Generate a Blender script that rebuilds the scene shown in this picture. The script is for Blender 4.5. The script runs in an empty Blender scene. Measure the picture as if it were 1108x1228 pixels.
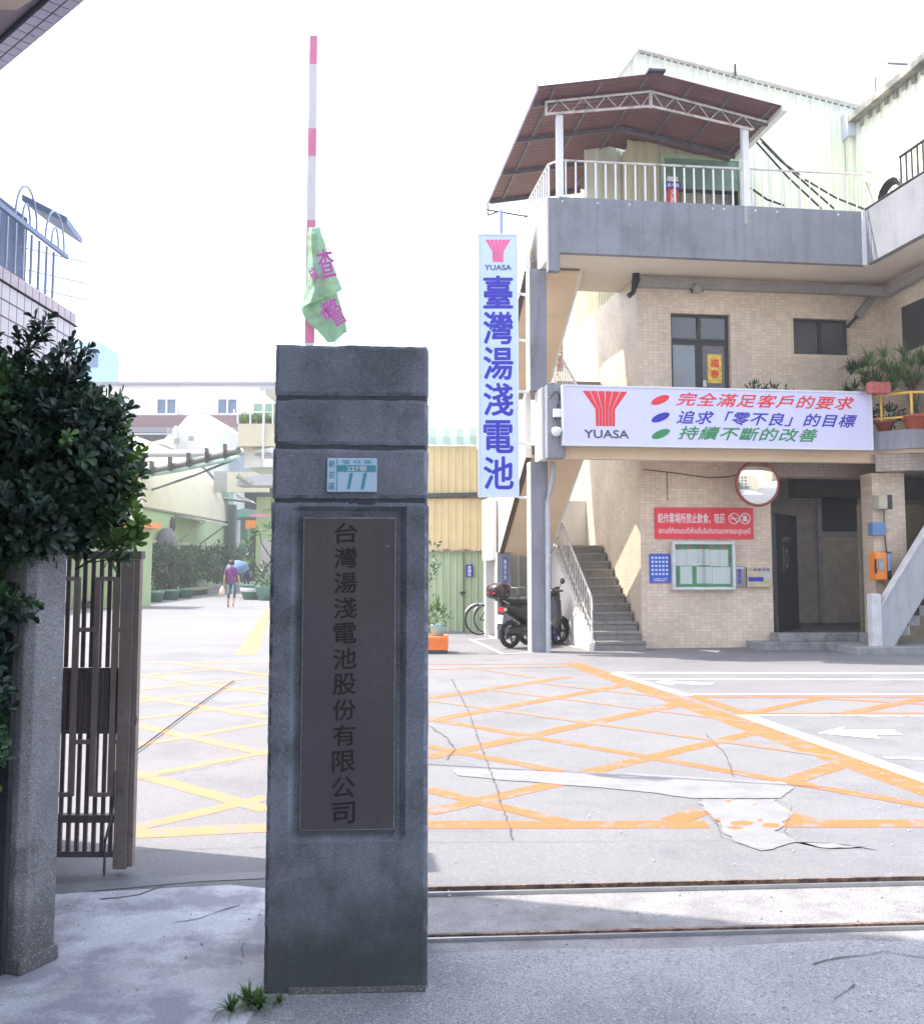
import bpy, bmesh, math, random
from mathutils import Vector, Matrix, noise
R=math.radians
scn=bpy.context.scene
col=scn.collection
# ------------------------------------------------------------------ camera, world, sun, exposure
F=1190.0; CX=554.0; CY=575.0; TH=math.atan(.085); H=1.52
cam=bpy.data.cameras.new('camera'); camo=bpy.data.objects.new('camera',cam); col.objects.link(camo)
cam.sensor_fit='HORIZONTAL'; cam.sensor_width=36; cam.lens=36*F/1108; cam.shift_y=-39/1108
cam.clip_start=.05; cam.clip_end=3000
camo.location=(0,0,H); camo.rotation_euler=(R(90)+TH,0,0)
scn.camera=camo
SUN=Vector((-.96*math.cos(R(57)),.28*math.cos(R(57)),math.sin(R(57)))).normalized()
w=bpy.data.worlds.new('World'); scn.world=w; w.use_nodes=True
nt=w.node_tree; bg=nt.nodes['Background']; sky=nt.nodes.new('ShaderNodeTexSky'); sky.sky_type='NISHITA'; sky.sun_disc=False
sky.sun_elevation=math.asin(SUN.z); sky.sun_rotation=math.atan2(SUN.x,SUN.y)%(2*math.pi)
sky.air_density=1.2; sky.dust_density=6; sky.ozone_density=1.0
hz=nt.nodes.new('ShaderNodeMixRGB'); hz.blend_type='MIX'; hz.inputs[0].default_value=.6; hz.inputs[2].default_value=(4.6,5.1,6.2,1)
nt.links.new(sky.outputs[0],hz.inputs[1]); nt.links.new(hz.outputs[0],bg.inputs[0]); bg.inputs[1].default_value=.15
sl=bpy.data.lights.new('sun','SUN'); sl.energy=2.9; sl.angle=R(.5); sl.color=(1,.93,.82)
so=bpy.data.objects.new('sun',sl); col.objects.link(so); so.rotation_euler=SUN.to_track_quat('Z','Y').to_euler()
scn.view_settings.view_transform='Standard'; scn.view_settings.look='None'; scn.view_settings.gamma=1
scn.view_settings.exposure=1.7; scn.view_settings.use_curve_mapping=False
scn.cycles.max_bounces=7; scn.cycles.diffuse_bounces=4; scn.cycles.glossy_bounces=3; scn.cycles.transparent_max_bounces=6
scn.cycles.use_denoising=True
# ------------------------------------------------------------------ measuring helpers (real positions from the survey of the photo)
AL=R(7.5)
def ray(px,py):
    x=(px-CX)/F; y=(CY-py)/F
    return (x,math.cos(TH)-y*math.sin(TH),math.sin(TH)+y*math.cos(TH))
def P(px,py,Y):
    r=ray(px,py); t=Y/r[1]; return (r[0]*t,Y,H+r[2]*t)
def G(px,py,z=0.):
    r=ray(px,py); t=(z-H)/r[2]; return (r[0]*t,r[1]*t,z)
C0=G(770,778)
E1=(math.cos(AL),math.sin(AL)); E2=(-math.sin(AL),math.cos(AL))
def loc(p):
    dx=p[0]-C0[0]; dy=p[1]-C0[1]; return (dx*E1[0]+dy*E1[1],dx*E2[0]+dy*E2[1],p[2])
def wor(a,b,z=0): return (C0[0]+a*E1[0]+b*E2[0],C0[1]+a*E1[1]+b*E2[1],z)
def B(px,py,b):
    r=ray(px,py); d=C0[0]*E2[0]+C0[1]*E2[1]+b; t=d/(r[0]*E2[0]+r[1]*E2[1]); return loc((r[0]*t,r[1]*t,H+r[2]*t))
# ------------------------------------------------------------------ materials
MC={}
def mat(name,c,rough=.8,var=.15,scale=6.,bump=.15,c2=None,fine=60.,metal=0.,stain=None,streak=0.,spec=.5,coord='W',trans=0):
    if name in MC: return MC[name]
    m=bpy.data.materials.new(name); m.use_nodes=True; n=m.node_tree.nodes; l=m.node_tree.links; p=n['Principled BSDF']
    p.inputs['Roughness'].default_value=rough; p.inputs['Metallic'].default_value=metal
    p.inputs['Specular IOR Level'].default_value=spec
    if coord=='W': g=n.new('ShaderNodeNewGeometry').outputs['Position']
    else: g=n.new('ShaderNodeTexCoord').outputs['Object']
    def noi(s,d=4,vec=g,rg=.55):
        t=n.new('ShaderNodeTexNoise'); t.inputs['Scale'].default_value=s; t.inputs['Detail'].default_value=d; t.inputs['Roughness'].default_value=rg
        l.new(vec,t.inputs['Vector']); return t.outputs['Fac']
    def mix(a,b,f,bt='MIX'):
        x=n.new('ShaderNodeMixRGB'); x.blend_type=bt
        for i,v in ((1,a),(2,b),(0,f)):
            if isinstance(v,(tuple,list)): x.inputs[i].default_value=(*v[:3],1)
            elif isinstance(v,(int,float)): x.inputs[i].default_value=v
            else: l.new(v,x.inputs[i])
        return x.outputs[0]
    def ramp(v,a,b):
        x=n.new('ShaderNodeMapRange'); x.inputs['From Min'].default_value=a; x.inputs['From Max'].default_value=b; l.new(v,x.inputs['Value']); return x.outputs[0]
    lo=tuple(x*(1-var) for x in c); hi=tuple(min(1,x*(1+var)) for x in (c2 or c))
    big=noi(scale); fi=noi(fine,2)
    o=mix(lo,hi,ramp(big,.3,.7))
    o=mix(o,tuple(x*(1-var) for x in c),ramp(fi,.45,.75))
    if stain:
        sc,th,sc_col,amt=stain
        s=noi(sc,6,rg=.65); x=ramp(s,th,th+.12); y=n.new('ShaderNodeMath'); y.operation='MULTIPLY'; y.inputs[1].default_value=amt; l.new(x,y.inputs[0])
        o=mix(o,sc_col,y.outputs[0])
    if streak:
        mp=n.new('ShaderNodeMapping'); mp.inputs['Scale'].default_value=(7,7,.55); l.new(g,mp.inputs['Vector'])
        s=noi(1.2,4,mp.outputs[0]); x=ramp(s,.5,.75); y=n.new('ShaderNodeMath'); y.operation='MULTIPLY'; y.inputs[1].default_value=streak; l.new(x,y.inputs[0])
        o=mix(o,tuple(v*.4 for v in c),y.outputs[0])
    l.new(o,p.inputs['Base Color'])
    if bump:
        bn=n.new('ShaderNodeBump'); bn.inputs['Strength'].default_value=min(1,bump); bn.inputs['Distance'].default_value=.01
        l.new(fi,bn.inputs['Height']); l.new(bn.outputs[0],p.inputs['Normal'])
    if trans:
        tr=n.new('ShaderNodeBsdfTranslucent'); l.new(o,tr.inputs[0]); ms=n.new('ShaderNodeMixShader'); ms.inputs[0].default_value=trans
        l.new(p.outputs[0],ms.inputs[1]); l.new(tr.outputs[0],ms.inputs[2]); l.new(ms.outputs[0],n['Material Output'].inputs[0])
    MC[name]=m; return m
def tilemat(name,c,cm,tw,th,ax,var=.1,off=0.):
    if name in MC: return MC[name]
    m=bpy.data.materials.new(name); m.use_nodes=True; n=m.node_tree.nodes; l=m.node_tree.links; p=n['Principled BSDF']
    tc=n.new('ShaderNodeTexCoord'); sp=n.new('ShaderNodeSeparateXYZ'); cb=n.new('ShaderNodeCombineXYZ'); l.new(tc.outputs['Object'],sp.inputs[0])
    l.new(sp.outputs[ax],cb.inputs[0]); l.new(sp.outputs[2],cb.inputs[1])
    bt=n.new('ShaderNodeTexBrick'); bt.offset=off; bt.inputs['Scale'].default_value=1; bt.inputs['Brick Width'].default_value=tw; bt.inputs['Row Height'].default_value=th
    bt.inputs['Mortar Size'].default_value=.004; bt.inputs['Mortar Smooth'].default_value=.2
    bt.inputs['Color1'].default_value=(*[x*(1-var) for x in c],1); bt.inputs['Color2'].default_value=(*[min(1,x*(1+var)) for x in c],1); bt.inputs['Mortar'].default_value=(*cm,1)
    l.new(cb.outputs[0],bt.inputs['Vector'])
    nz=n.new('ShaderNodeTexNoise'); nz.inputs['Scale'].default_value=.9; nz.inputs['Detail'].default_value=5; l.new(tc.outputs['Object'],nz.inputs['Vector'])
    mr=n.new('ShaderNodeMapRange'); mr.inputs['From Min'].default_value=.3; mr.inputs['From Max'].default_value=.7; mr.inputs['To Min'].default_value=.8; mr.inputs['To Max'].default_value=1.1; l.new(nz.outputs['Fac'],mr.inputs['Value'])
    mx=n.new('ShaderNodeMixRGB'); mx.blend_type='MULTIPLY'; mx.inputs[0].default_value=1; l.new(bt.outputs[0],mx.inputs[1]); l.new(mr.outputs[0],mx.inputs[2])
    l.new(mx.outputs[0],p.inputs['Base Color']); p.inputs['Roughness'].default_value=.45
    bn=n.new('ShaderNodeBump'); bn.inputs['Strength'].default_value=.5; bn.inputs['Distance'].default_value=.004; bn.invert=True
    l.new(bt.outputs['Fac'],bn.inputs['Height']); l.new(bn.outputs[0],p.inputs['Normal'])
    MC[name]=m; return m
def paintmat(name,c,under,wear=.55):
    if name in MC: return MC[name]
    m=mat(name,c,.75,.06,3,.1); n=m.node_tree.nodes; l=m.node_tree.links; p=n['Principled BSDF']
    src=p.inputs['Base Color'].links[0].from_socket
    g=n.new('ShaderNodeNewGeometry'); t=n.new('ShaderNodeTexNoise'); t.inputs['Scale'].default_value=5; t.inputs['Detail'].default_value=12; t.inputs['Roughness'].default_value=.75
    l.new(g.outputs['Position'],t.inputs['Vector'])
    r=n.new('ShaderNodeMapRange'); r.inputs['From Min'].default_value=wear; r.inputs['From Max'].default_value=wear+.10; l.new(t.outputs['Fac'],r.inputs['Value'])
    x=n.new('ShaderNodeMixRGB'); l.new(r.outputs[0],x.inputs[0]); l.new(src,x.inputs[1]); x.inputs[2].default_value=(*under,1); l.new(x.outputs[0],p.inputs['Base Color'])
    return m
def glassmat(name,c,rough=.08,spec=.8):
    m=mat(name,c,rough,.1,2,0,spec=spec); return m
concrete=mat('ground_concrete',(.165,.165,.178),.85,.12,.5,.4,stain=(.8,.50,(.125,.125,.138),.75),fine=90)
asphalt=mat('street_asphalt',(.34,.34,.37),.9,.22,2.2,.9,stain=(1.1,.56,(.19,.19,.22),.7),fine=150)
roughstrip=mat('rough_strip',(.25,.245,.255),.9,.3,5,1.,stain=(6,.56,(.15,.145,.15),.6),fine=80)
palec=mat('pale_concrete',(.53,.54,.59),.85,.22,2.5,.5,stain=(1.9,.45,(.25,.25,.30),.85),fine=70)
newc=mat('new_concrete',(.205,.205,.218),.8,.14,5,.2,stain=(4,.50,(.165,.165,.178),.8))
granite=mat('washed_granite',(.205,.228,.27),.9,.30,2.2,.5,stain=(2.6,.49,(.085,.095,.105),.75),fine=300,streak=.4)
def speckle(m,cols,sc,amt):
    n=m.node_tree.nodes; l=m.node_tree.links; p=n['Principled BSDF']; src=p.inputs['Base Color'].links[0].from_socket
    g=n.new('ShaderNodeNewGeometry'); v=n.new('ShaderNodeTexVoronoi'); v.inputs['Scale'].default_value=sc; l.new(g.outputs['Position'],v.inputs['Vector'])
    sp=n.new('ShaderNodeSeparateColor'); l.new(v.outputs['Color'],sp.inputs[0])
    for ch,(c,a,b) in enumerate(cols):
        mr=n.new('ShaderNodeMapRange'); mr.inputs['From Min'].default_value=a; mr.inputs['From Max'].default_value=b; mr.inputs['To Max'].default_value=amt; l.new(sp.outputs[ch],mr.inputs['Value'])
        x=n.new('ShaderNodeMixRGB'); l.new(mr.outputs[0],x.inputs[0]); l.new(src,x.inputs[1]); x.inputs[2].default_value=(*c,1); src=x.outputs[0]
    l.new(src,p.inputs['Base Color'])
def grime(m,h,col):
    n=m.node_tree.nodes; l=m.node_tree.links; p=n['Principled BSDF']; src=p.inputs['Base Color'].links[0].from_socket
    g=n.new('ShaderNodeNewGeometry'); sx=n.new('ShaderNodeSeparateXYZ'); l.new(g.outputs['Position'],sx.inputs[0]); t=n.new('ShaderNodeTexNoise'); t.inputs['Scale'].default_value=6; t.inputs['Detail'].default_value=7; l.new(g.outputs['Position'],t.inputs['Vector'])
    a=n.new('ShaderNodeMapRange'); a.inputs['From Min'].default_value=0; a.inputs['From Max'].default_value=h; a.inputs['To Min'].default_value=.62; a.inputs['To Max'].default_value=-.1; l.new(sx.outputs[2],a.inputs['Value'])
    b=n.new('ShaderNodeMath'); b.operation='ADD'; l.new(a.outputs[0],b.inputs[0]); l.new(t.outputs['Fac'],b.inputs[1])
    c=n.new('ShaderNodeMapRange'); c.inputs['From Min'].default_value=.62; c.inputs['From Max'].default_value=1.0; c.inputs['To Max'].default_value=.75; l.new(b.outputs[0],c.inputs['Value'])
    x=n.new('ShaderNodeMixRGB'); l.new(c.outputs[0],x.inputs[0]); l.new(src,x.inputs[1]); x.inputs[2].default_value=(*col,1); l.new(x.outputs[0],p.inputs['Base Color'])
speckle(granite,[((.42,.45,.5),.72,.95),((.03,.03,.035),.6,.9)],300,.28)
grime(granite,.7,(.065,.073,.07))
speckle(asphalt,[((.6,.6,.62),.85,.97),((.08,.08,.09),.7,.95)],160,.55); speckle(concrete,[((.28,.28,.3),.8,.97),((.10,.10,.11),.8,.97)],110,.35)
granite2=mat('pier_stone',(.29,.29,.31),.85,.25,4,.5,stain=(3,.56,(.13,.13,.13),.6),fine=120,streak=.3)
groove=mat('groove_dark',(.07,.078,.092),.9)
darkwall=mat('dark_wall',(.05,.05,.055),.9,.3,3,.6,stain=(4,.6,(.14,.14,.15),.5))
grime(granite2,.6,(.09,.09,.085)); speckle(granite2,[((.5,.5,.52),.8,.97),((.1,.1,.1),.75,.95)],200,.5)
terrazzo=mat('terrazzo_grey',(.24,.255,.29),.85,.15,1.2,.5,stain=(.8,.55,(.15,.155,.175),.55),fine=70,streak=.45)
speckle(terrazzo,[((.4,.42,.45),.75,.95),((.08,.08,.09),.7,.95)],120,.3)
white=mat('white_plaster',(.72,.7,.66),.8,.06,1.5,.1,stain=(1.2,.62,(.5,.47,.4),.4),streak=.15)
tan=mat('tan_plaster',(.74,.58,.40),.85,.08,1.2,.1,stain=(.9,.6,(.38,.31,.22),.4))
soffit=mat('soffit_paint',(.72,.66,.57),.85,.07,1,.05)
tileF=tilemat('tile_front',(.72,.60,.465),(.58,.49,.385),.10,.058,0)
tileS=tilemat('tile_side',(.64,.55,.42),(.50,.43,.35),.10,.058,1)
brown=mat('brown_metal',(.31,.26,.235),.45,.15,6,.1,stain=(9,.6,(.09,.07,.06),.5),metal=.3)
darkmetal=mat('dark_metal',(.05,.045,.045),.5,.2,5,.1,metal=.3)
steel=mat('steel',(.45,.46,.48),.35,.12,8,.05,metal=.8)
rust=mat('rusty_steel',(.12,.08,.07),.6,.4,12,.3,c2=(.3,.2,.15),metal=.5)
wpaint=mat('white_paint',(.74,.74,.76),.5,.06,3,.05,stain=(5,.64,(.45,.3,.22),.5))
rustpaint=mat('rusty_white_paint',(.62,.6,.58),.6,.1,7,.1,stain=(6,.52,(.28,.15,.1),.7))
blackp=mat('black_plastic',(.018,.018,.022),.3,.2,5,0)
rubber=mat('rubber',(.02,.02,.021),.8,.2,5,.2)
darkfr=mat('dark_frame',(.035,.033,.036),.5)
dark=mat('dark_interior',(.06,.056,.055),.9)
glass=glassmat('window_glass',(.075,.085,.095))
glass2=glassmat('frosted_glass',(.22,.27,.31),.2)
orange=paintmat('orange_paint',(.41,.118,.036),(.165,.16,.16),.52)
yellow=paintmat('yellow_glare_paint',(.42,.185,.085),(.17,.165,.165),.50)  # orange hatching at left, its sun glare put into the colour as yellow
faint=paintmat('faint_orange_paint',(.32,.145,.075),(.165,.16,.16),.47)
whitel=paintmat('white_line_paint',(.5,.5,.52),(.21,.21,.22),.53)
cream=mat('cream_metal',(.62,.58,.40),.5,.07,2,.05,stain=(2,.6,(.45,.4,.22),.4),streak=.25)
yellowm=mat('yellow_metal',(.76,.62,.34),.5,.08,2,.05,stain=(2,.6,(.42,.33,.16),.4),streak=.3)
greenm=mat('green_metal',(.46,.56,.36),.5,.08,2,.05,stain=(2,.6,(.22,.27,.17),.4),streak=.35)
limem=mat('pale_lime_metal',(.78,.82,.68),.5,.06,2,.05,streak=.25)
tealr=mat('teal_roof',(.48,.66,.60),.5,.05,2,.05)
greenw=mat('green_wall',(.36,.46,.24),.85,.08,.6,.1,stain=(.5,.55,(.30,.36,.22),.5))
tealw=mat('teal_wall',(.22,.38,.30),.85,.12,.6,.1,streak=.3)
creamw=mat('cream_wall',(.62,.56,.40),.85,.06,.5,.1,streak=.2)
roofred=mat('red_brown_sheet',(.13,.05,.058),.6,.15,2,.05,streak=.2)
signface=mat('sign_face_lavender',(.60,.62,.86),.4,.03,1.5,0)
signface2=mat('sign_face_blue_white',(.52,.66,.90),.4,.05,1.2,0)
red=mat('red_print',(.72,.035,.045),.5,.03,3,0)
redsign=mat('red_sign_face',(.78,.035,.06),.4,.03,3,0)
blue=mat('blue_print',(.025,.025,.42),.5,.03,3,0)
green=mat('green_print',(.03,.24,.075),.5,.03,3,0)
greyp=mat('grey_print',(.06,.065,.09),.5,.03,3,0)
blackp2=mat('black_print',(.012,.012,.014),.6,.03,3,0)
whitep=mat('white_print',(.8,.8,.8),.5,.03,3,0)
purplep=mat('purple_print',(.55,.10,.42),.6,.05,3,0)
plaque=mat('bronze_plate',(.105,.093,.098),.42,.12,3,.04,metal=.35,streak=.3)
redp=mat('flare_washed_red',(.78,.26,.42),.5,.05,4,0)  # red paled to pink: lens flare washout put into the colour
orangep=mat('orange_plastic',(.85,.25,.03),.45,.05,4,0)
terrac=mat('terracotta',(.42,.09,.05),.7,.15,6,.1)
potgreen=mat('pot_green',(.12,.26,.2),.6,.1,6,.1)
bark=mat('bark',(.10,.075,.055),.9,.3,10,.5)
def leafmat(name,c,tr=.15): return mat(name,c,.38,.35,9,0,spec=.45,trans=tr)
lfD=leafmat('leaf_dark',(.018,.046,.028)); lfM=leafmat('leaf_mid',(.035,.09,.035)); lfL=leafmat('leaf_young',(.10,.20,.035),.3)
lfB=leafmat('leaf_bush',(.045,.10,.045),.2); lfG=leafmat('leaf_grass',(.10,.19,.05),.25)
# ------------------------------------------------------------------ object helpers
OFF={}
def tag(o,label=None,cat=None,group=None,kind=None):
    if label: o['label']=label
    if cat: o['category']=cat
    if group: o['group']=group
    if kind: o['kind']=kind
    return o
def thing(name,label,cat,at=(0,0,0),rz=0,group=None,world=None):
    """Empty at the base of a thing. at = origin in the frame its shapes are written in; world = where that origin stands"""
    o=bpy.data.objects.new(name,None); col.objects.link(o); o.location=world if world else at; o.rotation_euler=(0,0,rz)
    OFF[o.name]=Vector(at); o.empty_display_size=.2
    return tag(o,label,cat,group)
def bthing(name,label,cat,a,b,z,group=None): return thing(name,label,cat,(a,b,z),AL,group,world=wor(a,b,z))
class M:
    def __init__(s): s.v=[]; s.f=[]; s.sm=[]
    def add(s,vs,fs,smooth=False):
        k=len(s.v); s.v+= [tuple(v) for v in vs]; s.f+=[tuple(i+k for i in f) for f in fs]; s.sm+=[smooth]*len(fs); return s
    def box(s,x0,x1,y0,y1,z0,z1):
        if x0>x1:x0,x1=x1,x0
        if y0>y1:y0,y1=y1,y0
        if z0>z1:z0,z1=z1,z0
        return s.add([(x0,y0,z0),(x1,y0,z0),(x1,y1,z0),(x0,y1,z0),(x0,y0,z1),(x1,y0,z1),(x1,y1,z1),(x0,y1,z1)],
            [(0,3,2,1),(4,5,6,7),(0,1,5,4),(1,2,6,5),(2,3,7,6),(3,0,4,7)])
    def prism(s,pts,z0,z1):
        n=len(pts); a=sum(pts[i][0]*pts[(i+1)%n][1]-pts[(i+1)%n][0]*pts[i][1] for i in range(n))
        if a<0: pts=pts[::-1]
        f0=z0 if callable(z0) else (lambda x,y:z0); f1=z1 if callable(z1) else (lambda x,y:z1)
        return s.add([(x,y,f0(x,y)) for x,y in pts]+[(x,y,f1(x,y)) for x,y in pts],
            [tuple(range(n-1,-1,-1)),tuple(range(n,2*n))]+[(i,(i+1)%n,n+(i+1)%n,n+i) for i in range(n)])
    def ext(s,pts,d):
        """3D polygon extruded by vector d"""
        n=len(pts); d=Vector(d); pts=[Vector(p) for p in pts]
        nr=Vector((0,0,0))
        for i in range(n): nr+=pts[i].cross(pts[(i+1)%n])
        if nr.dot(d)<0: pts=pts[::-1]
        return s.add([tuple(p) for p in pts]+[tuple(p+d) for p in pts],
            [tuple(range(n-1,-1,-1)),tuple(range(n,2*n))]+[(i,(i+1)%n,n+(i+1)%n,n+i) for i in range(n)])
    def poly(s,pts): return s.add(pts,[tuple(range(len(pts)))])
    def tube(s,pts,r,n=8,r2=None,cap=True):
        pts=[Vector(p) for p in pts]; m=len(pts); rings=[]
        for i,p in enumerate(pts):
            t=(pts[min(i+1,m-1)]-pts[max(i-1,0)]).normalized()
            u=t.cross(Vector((0,0,1))); u=Vector((1,0,0)) if u.length<.05 else u.normalized()
            v=t.cross(u).normalized(); rr=r if r2 is None else r+(r2-r)*i/max(1,m-1)
            rings.append([p+u*math.cos(2*math.pi*k/n)*rr+v*math.sin(2*math.pi*k/n)*rr for k in range(n)])
        vs=[q for rg in rings for q in rg]; fs=[]
        for i in range(m-1):
            for k in range(n): fs.append((i*n+k,(i+1)*n+k,(i+1)*n+(k+1)%n,i*n+(k+1)%n))
        s.add(vs,fs,n>5)
        if cap: s.add(rings[0],[tuple(range(n))]); s.add(rings[-1],[tuple(range(n-1,-1,-1))])
        return s
    def bar(s,p,q,w,h=None):
        h=h or w; p=Vector(p); q=Vector(q); t=(q-p).normalized(); u=t.cross(Vector((0,0,1))); u=Vector((1,0,0)) if u.length<.05 else u.normalized(); v=u.cross(t).normalized()
        c=[u*(a*w/2)+v*(b*h/2) for a,b in ((-1,-1),(1,-1),(1,1),(-1,1))]
        return s.add([p+x for x in c]+[q+x for x in c],[(0,3,2,1),(4,5,6,7),(0,1,5,4),(1,2,6,5),(2,3,7,6),(3,0,4,7)])
    def lathe(s,c,prof,n=20,ax='z'):
        vs=[];fs=[]
        for (r,h) in prof:
            for k in range(n):
                a=2*math.pi*k/n; x,y=r*math.cos(a),r*math.sin(a)
                vs.append((c[0]+x,c[1]+y,c[2]+h) if ax=='z' else ((c[0]+x,c[1]+h,c[2]+y) if ax=='y' else (c[0]+h,c[1]+x,c[2]+y)))
        for i in range(len(prof)-1):
            for k in range(n): fs.append((i*n+k,i*n+(k+1)%n,(i+1)*n+(k+1)%n,(i+1)*n+k))
        return s.add(vs,fs,True)
    def mesh(s,name,m,off=Vector((0,0,0))):
        me=bpy.data.meshes.new(name); me.from_pydata([(v[0]-off[0],v[1]-off[1],v[2]-off[2]) for v in s.v],[],s.f)
        me.polygons.foreach_set('use_smooth',s.sm); me.materials.append(m); me.update(); return me
    def build(s,name,m,parent=None,bev=0,kind=None,label=None):
        off=Vector((0,0,0))
        if parent is not None: off=OFF[parent.name]
        me=s.mesh(name,m,off); o=bpy.data.objects.new(name,me); col.objects.link(o)
        if parent is not None: o.parent=parent
        OFF[o.name]=off
        if bev: 
            b=o.modifiers.new('b','BEVEL'); b.width=bev; b.segments=2; b.limit_method='ANGLE'; b.harden_normals=False
        if kind: o['kind']=kind
        if label: o['label']=label
        return o
def struct(name,m,mt,parent=None): return tag(m.build(name,mt,parent),kind='structure' if parent is None else None)
def single(m,name,mt,label,cat,org,rz=0,group=None,world=None,bev=0):
    """thing that is one mesh; shapes written in the frame with origin org"""
    off=Vector(org); me=m.mesh(name,mt,off); o=bpy.data.objects.new(name,me); col.objects.link(o); o.location=world if world else org; o.rotation_euler=(0,0,rz)
    OFF[o.name]=off
    if bev: b=o.modifiers.new('b','BEVEL'); b.width=bev; b.segments=2
    return tag(o,label,cat,group)
def bsingle(m,name,mt,label,cat,a,b,z,group=None,bev=0): return single(m,name,mt,label,cat,(a,b,z),AL,group,wor(a,b,z),bev)
def inst(name,me,parent,at,rot=(0,0,0),sc=(1,1,1),mt=None):
    o=bpy.data.objects.new(name,me); col.objects.link(o); o.parent=parent; off=OFF[parent.name] if parent else Vector((0,0,0))
    o.location=Vector(at)-off; o.rotation_euler=rot; o.scale=sc; OFF[o.name]=Vector((0,0,0)); return o
def copy_tree(o,parent=None):
    c=o.copy(); col.objects.link(c); c.parent=parent
    for ch in [x for x in bpy.data.objects if x.parent==o]: copy_tree(ch,c)
    return c
def textmesh(s,bold=0.,shear=0.,spacing=1.,line=1.):
    cu=bpy.data.curves.new('t','FONT'); cu.body=s; cu.size=1; cu.resolution_u=3; cu.offset=bold; cu.shear=shear; cu.space_character=spacing; cu.space_line=line
    cu.align_x='CENTER'; cu.fill_mode='FRONT'
    o=bpy.data.objects.new('t',cu); col.objects.link(o); dg=bpy.context.evaluated_depsgraph_get(); ev=o.evaluated_get(dg); me=ev.to_mesh()
    vs=[tuple(v.co) for v in me.vertices]; fs=[tuple(p.vertices) for p in me.polygons]; ev.to_mesh_clear()
    bpy.data.objects.remove(o); bpy.data.curves.remove(cu); return vs,fs
def text(name,s,mt,parent,c,right,up,w,h,bold=0.,shear=0.,spacing=1.,line=1.,mm=None):
    """flat lettering stretched to w x h round centre c"""
    vs,fs=textmesh(s,0,shear,spacing,line)
    if not vs: return None
    x0=min(v[0] for v in vs);x1=max(v[0] for v in vs);y0=min(v[1] for v in vs);y1=max(v[1] for v in vs)
    c=Vector(c);r=Vector(right).normalized();u=Vector(up).normalized(); nrm=r.cross(u)
    out=[c+r*((v[0]-(x0+x1)/2)/max(1e-6,x1-x0)*w)+u*((v[1]-(y0+y1)/2)/max(1e-6,y1-y0)*h) for v in vs]
    m=mm or M(); m.add(out,fs)
    if bold:
        d=bold*min(w/max(1e-6,x1-x0),h/max(1e-6,y1-y0))*.85; nb=8
        for k in range(nb):
            a=2*math.pi*k/nb; sh=r*math.cos(a)*d+u*math.sin(a)*d+nrm*(-.00006*(k+1))
            m.add([v+sh for v in out],fs)
    if mm is None: return m.build(name,mt,parent)
def corr(m,p0,p1,z0,z1,pitch=.2,dep=.03,nrm=None):
    """standing corrugated sheet from p0 to p1 (plan), z0, z1 numbers or functions of t"""
    p0=Vector((p0[0],p0[1]));p1=Vector((p1[0],p1[1]));L=(p1-p0).length;t=(p1-p0)/L;nn=Vector((t.y,-t.x))
    f0=z0 if callable(z0) else (lambda q:z0); f1=z1 if callable(z1) else (lambda q:z1)
    n=max(1,int(L/pitch)); xs=[]
    for i in range(n):
        a=i*L/n; w_=L/n
        xs+=[(a,0),(a+w_*.62,0),(a+w_*.70,dep),(a+w_*.92,dep)]
    xs.append((L,0)); vs=[]
    for x,d in xs:
        q=p0+t*x+nn*d; vs+=[(q.x,q.y,f0(x/L)),(q.x,q.y,f1(x/L))]
    m.add(vs,[(2*i,2*i+2,2*i+3,2*i+1) for i in range(len(xs)-1)])
    return m
def wallholes(m,x0,x1,z0,z1,holes,y0,y1,axis='x'):
    xs=sorted({x0,x1,*[h[0] for h in holes],*[h[1] for h in holes]}); zs=sorted({z0,z1,*[h[2] for h in holes],*[h[3] for h in holes]})
    for i in range(len(xs)-1):
        run=None
        for j in range(len(zs)-1):
            cx=(xs[i]+xs[i+1])/2; cz=(zs[j]+zs[j+1])/2
            if any(h[0]<cx<h[1] and h[2]<cz<h[3] for h in holes): 
                if run: m.box(*( (xs[i],xs[i+1],y0,y1) if axis=='x' else (y0,y1,xs[i],xs[i+1])),*run)
                run=None
            else: run=(run[0],zs[j+1]) if run else (zs[j],zs[j+1])
        if run: m.box(*( (xs[i],xs[i+1],y0,y1) if axis=='x' else (y0,y1,xs[i],xs[i+1])),*run)
    return m
def leafquad(m,c,d,n,L,W_):
    d=Vector(d).normalized(); s=d.cross(Vector(n)); s=Vector((1,0,0)) if s.length<.05 else s.normalized(); up=s.cross(d).normalized()
    c=Vector(c); m.add([c,c+d*L*.45+s*W_*.5+up*L*.06,c+d*L-up*L*.08,c+d*L*.45-s*W_*.5+up*L*.06,c+d*L*.5-up*L*.02],[(0,1,4),(1,2,4),(0,4,3),(4,2,3)])
def rnd_dir(rg):
    while True:
        v=Vector((rg.uniform(-1,1),rg.uniform(-1,1),rg.uniform(-1,1)))
        if .05<v.length<1: return v.normalized()
def bush(m,c,rad,n,L,W_,rg,lump=.35):
    c=Vector(c)
    for i in range(n):
        d=rnd_dir(rg); k=.35+.65*rg.random()**.5; k*=1+lump*noise.noise(d*2.1+c)
        p=c+Vector((d.x*rad[0],d.y*rad[1],d.z*rad[2]))*k
        leafquad(m,p,(d+rnd_dir(rg)*.8+Vector((0,0,.3))),rnd_dir(rg),L*rg.uniform(.6,1.2),W_*rg.uniform(.7,1.2))
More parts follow.
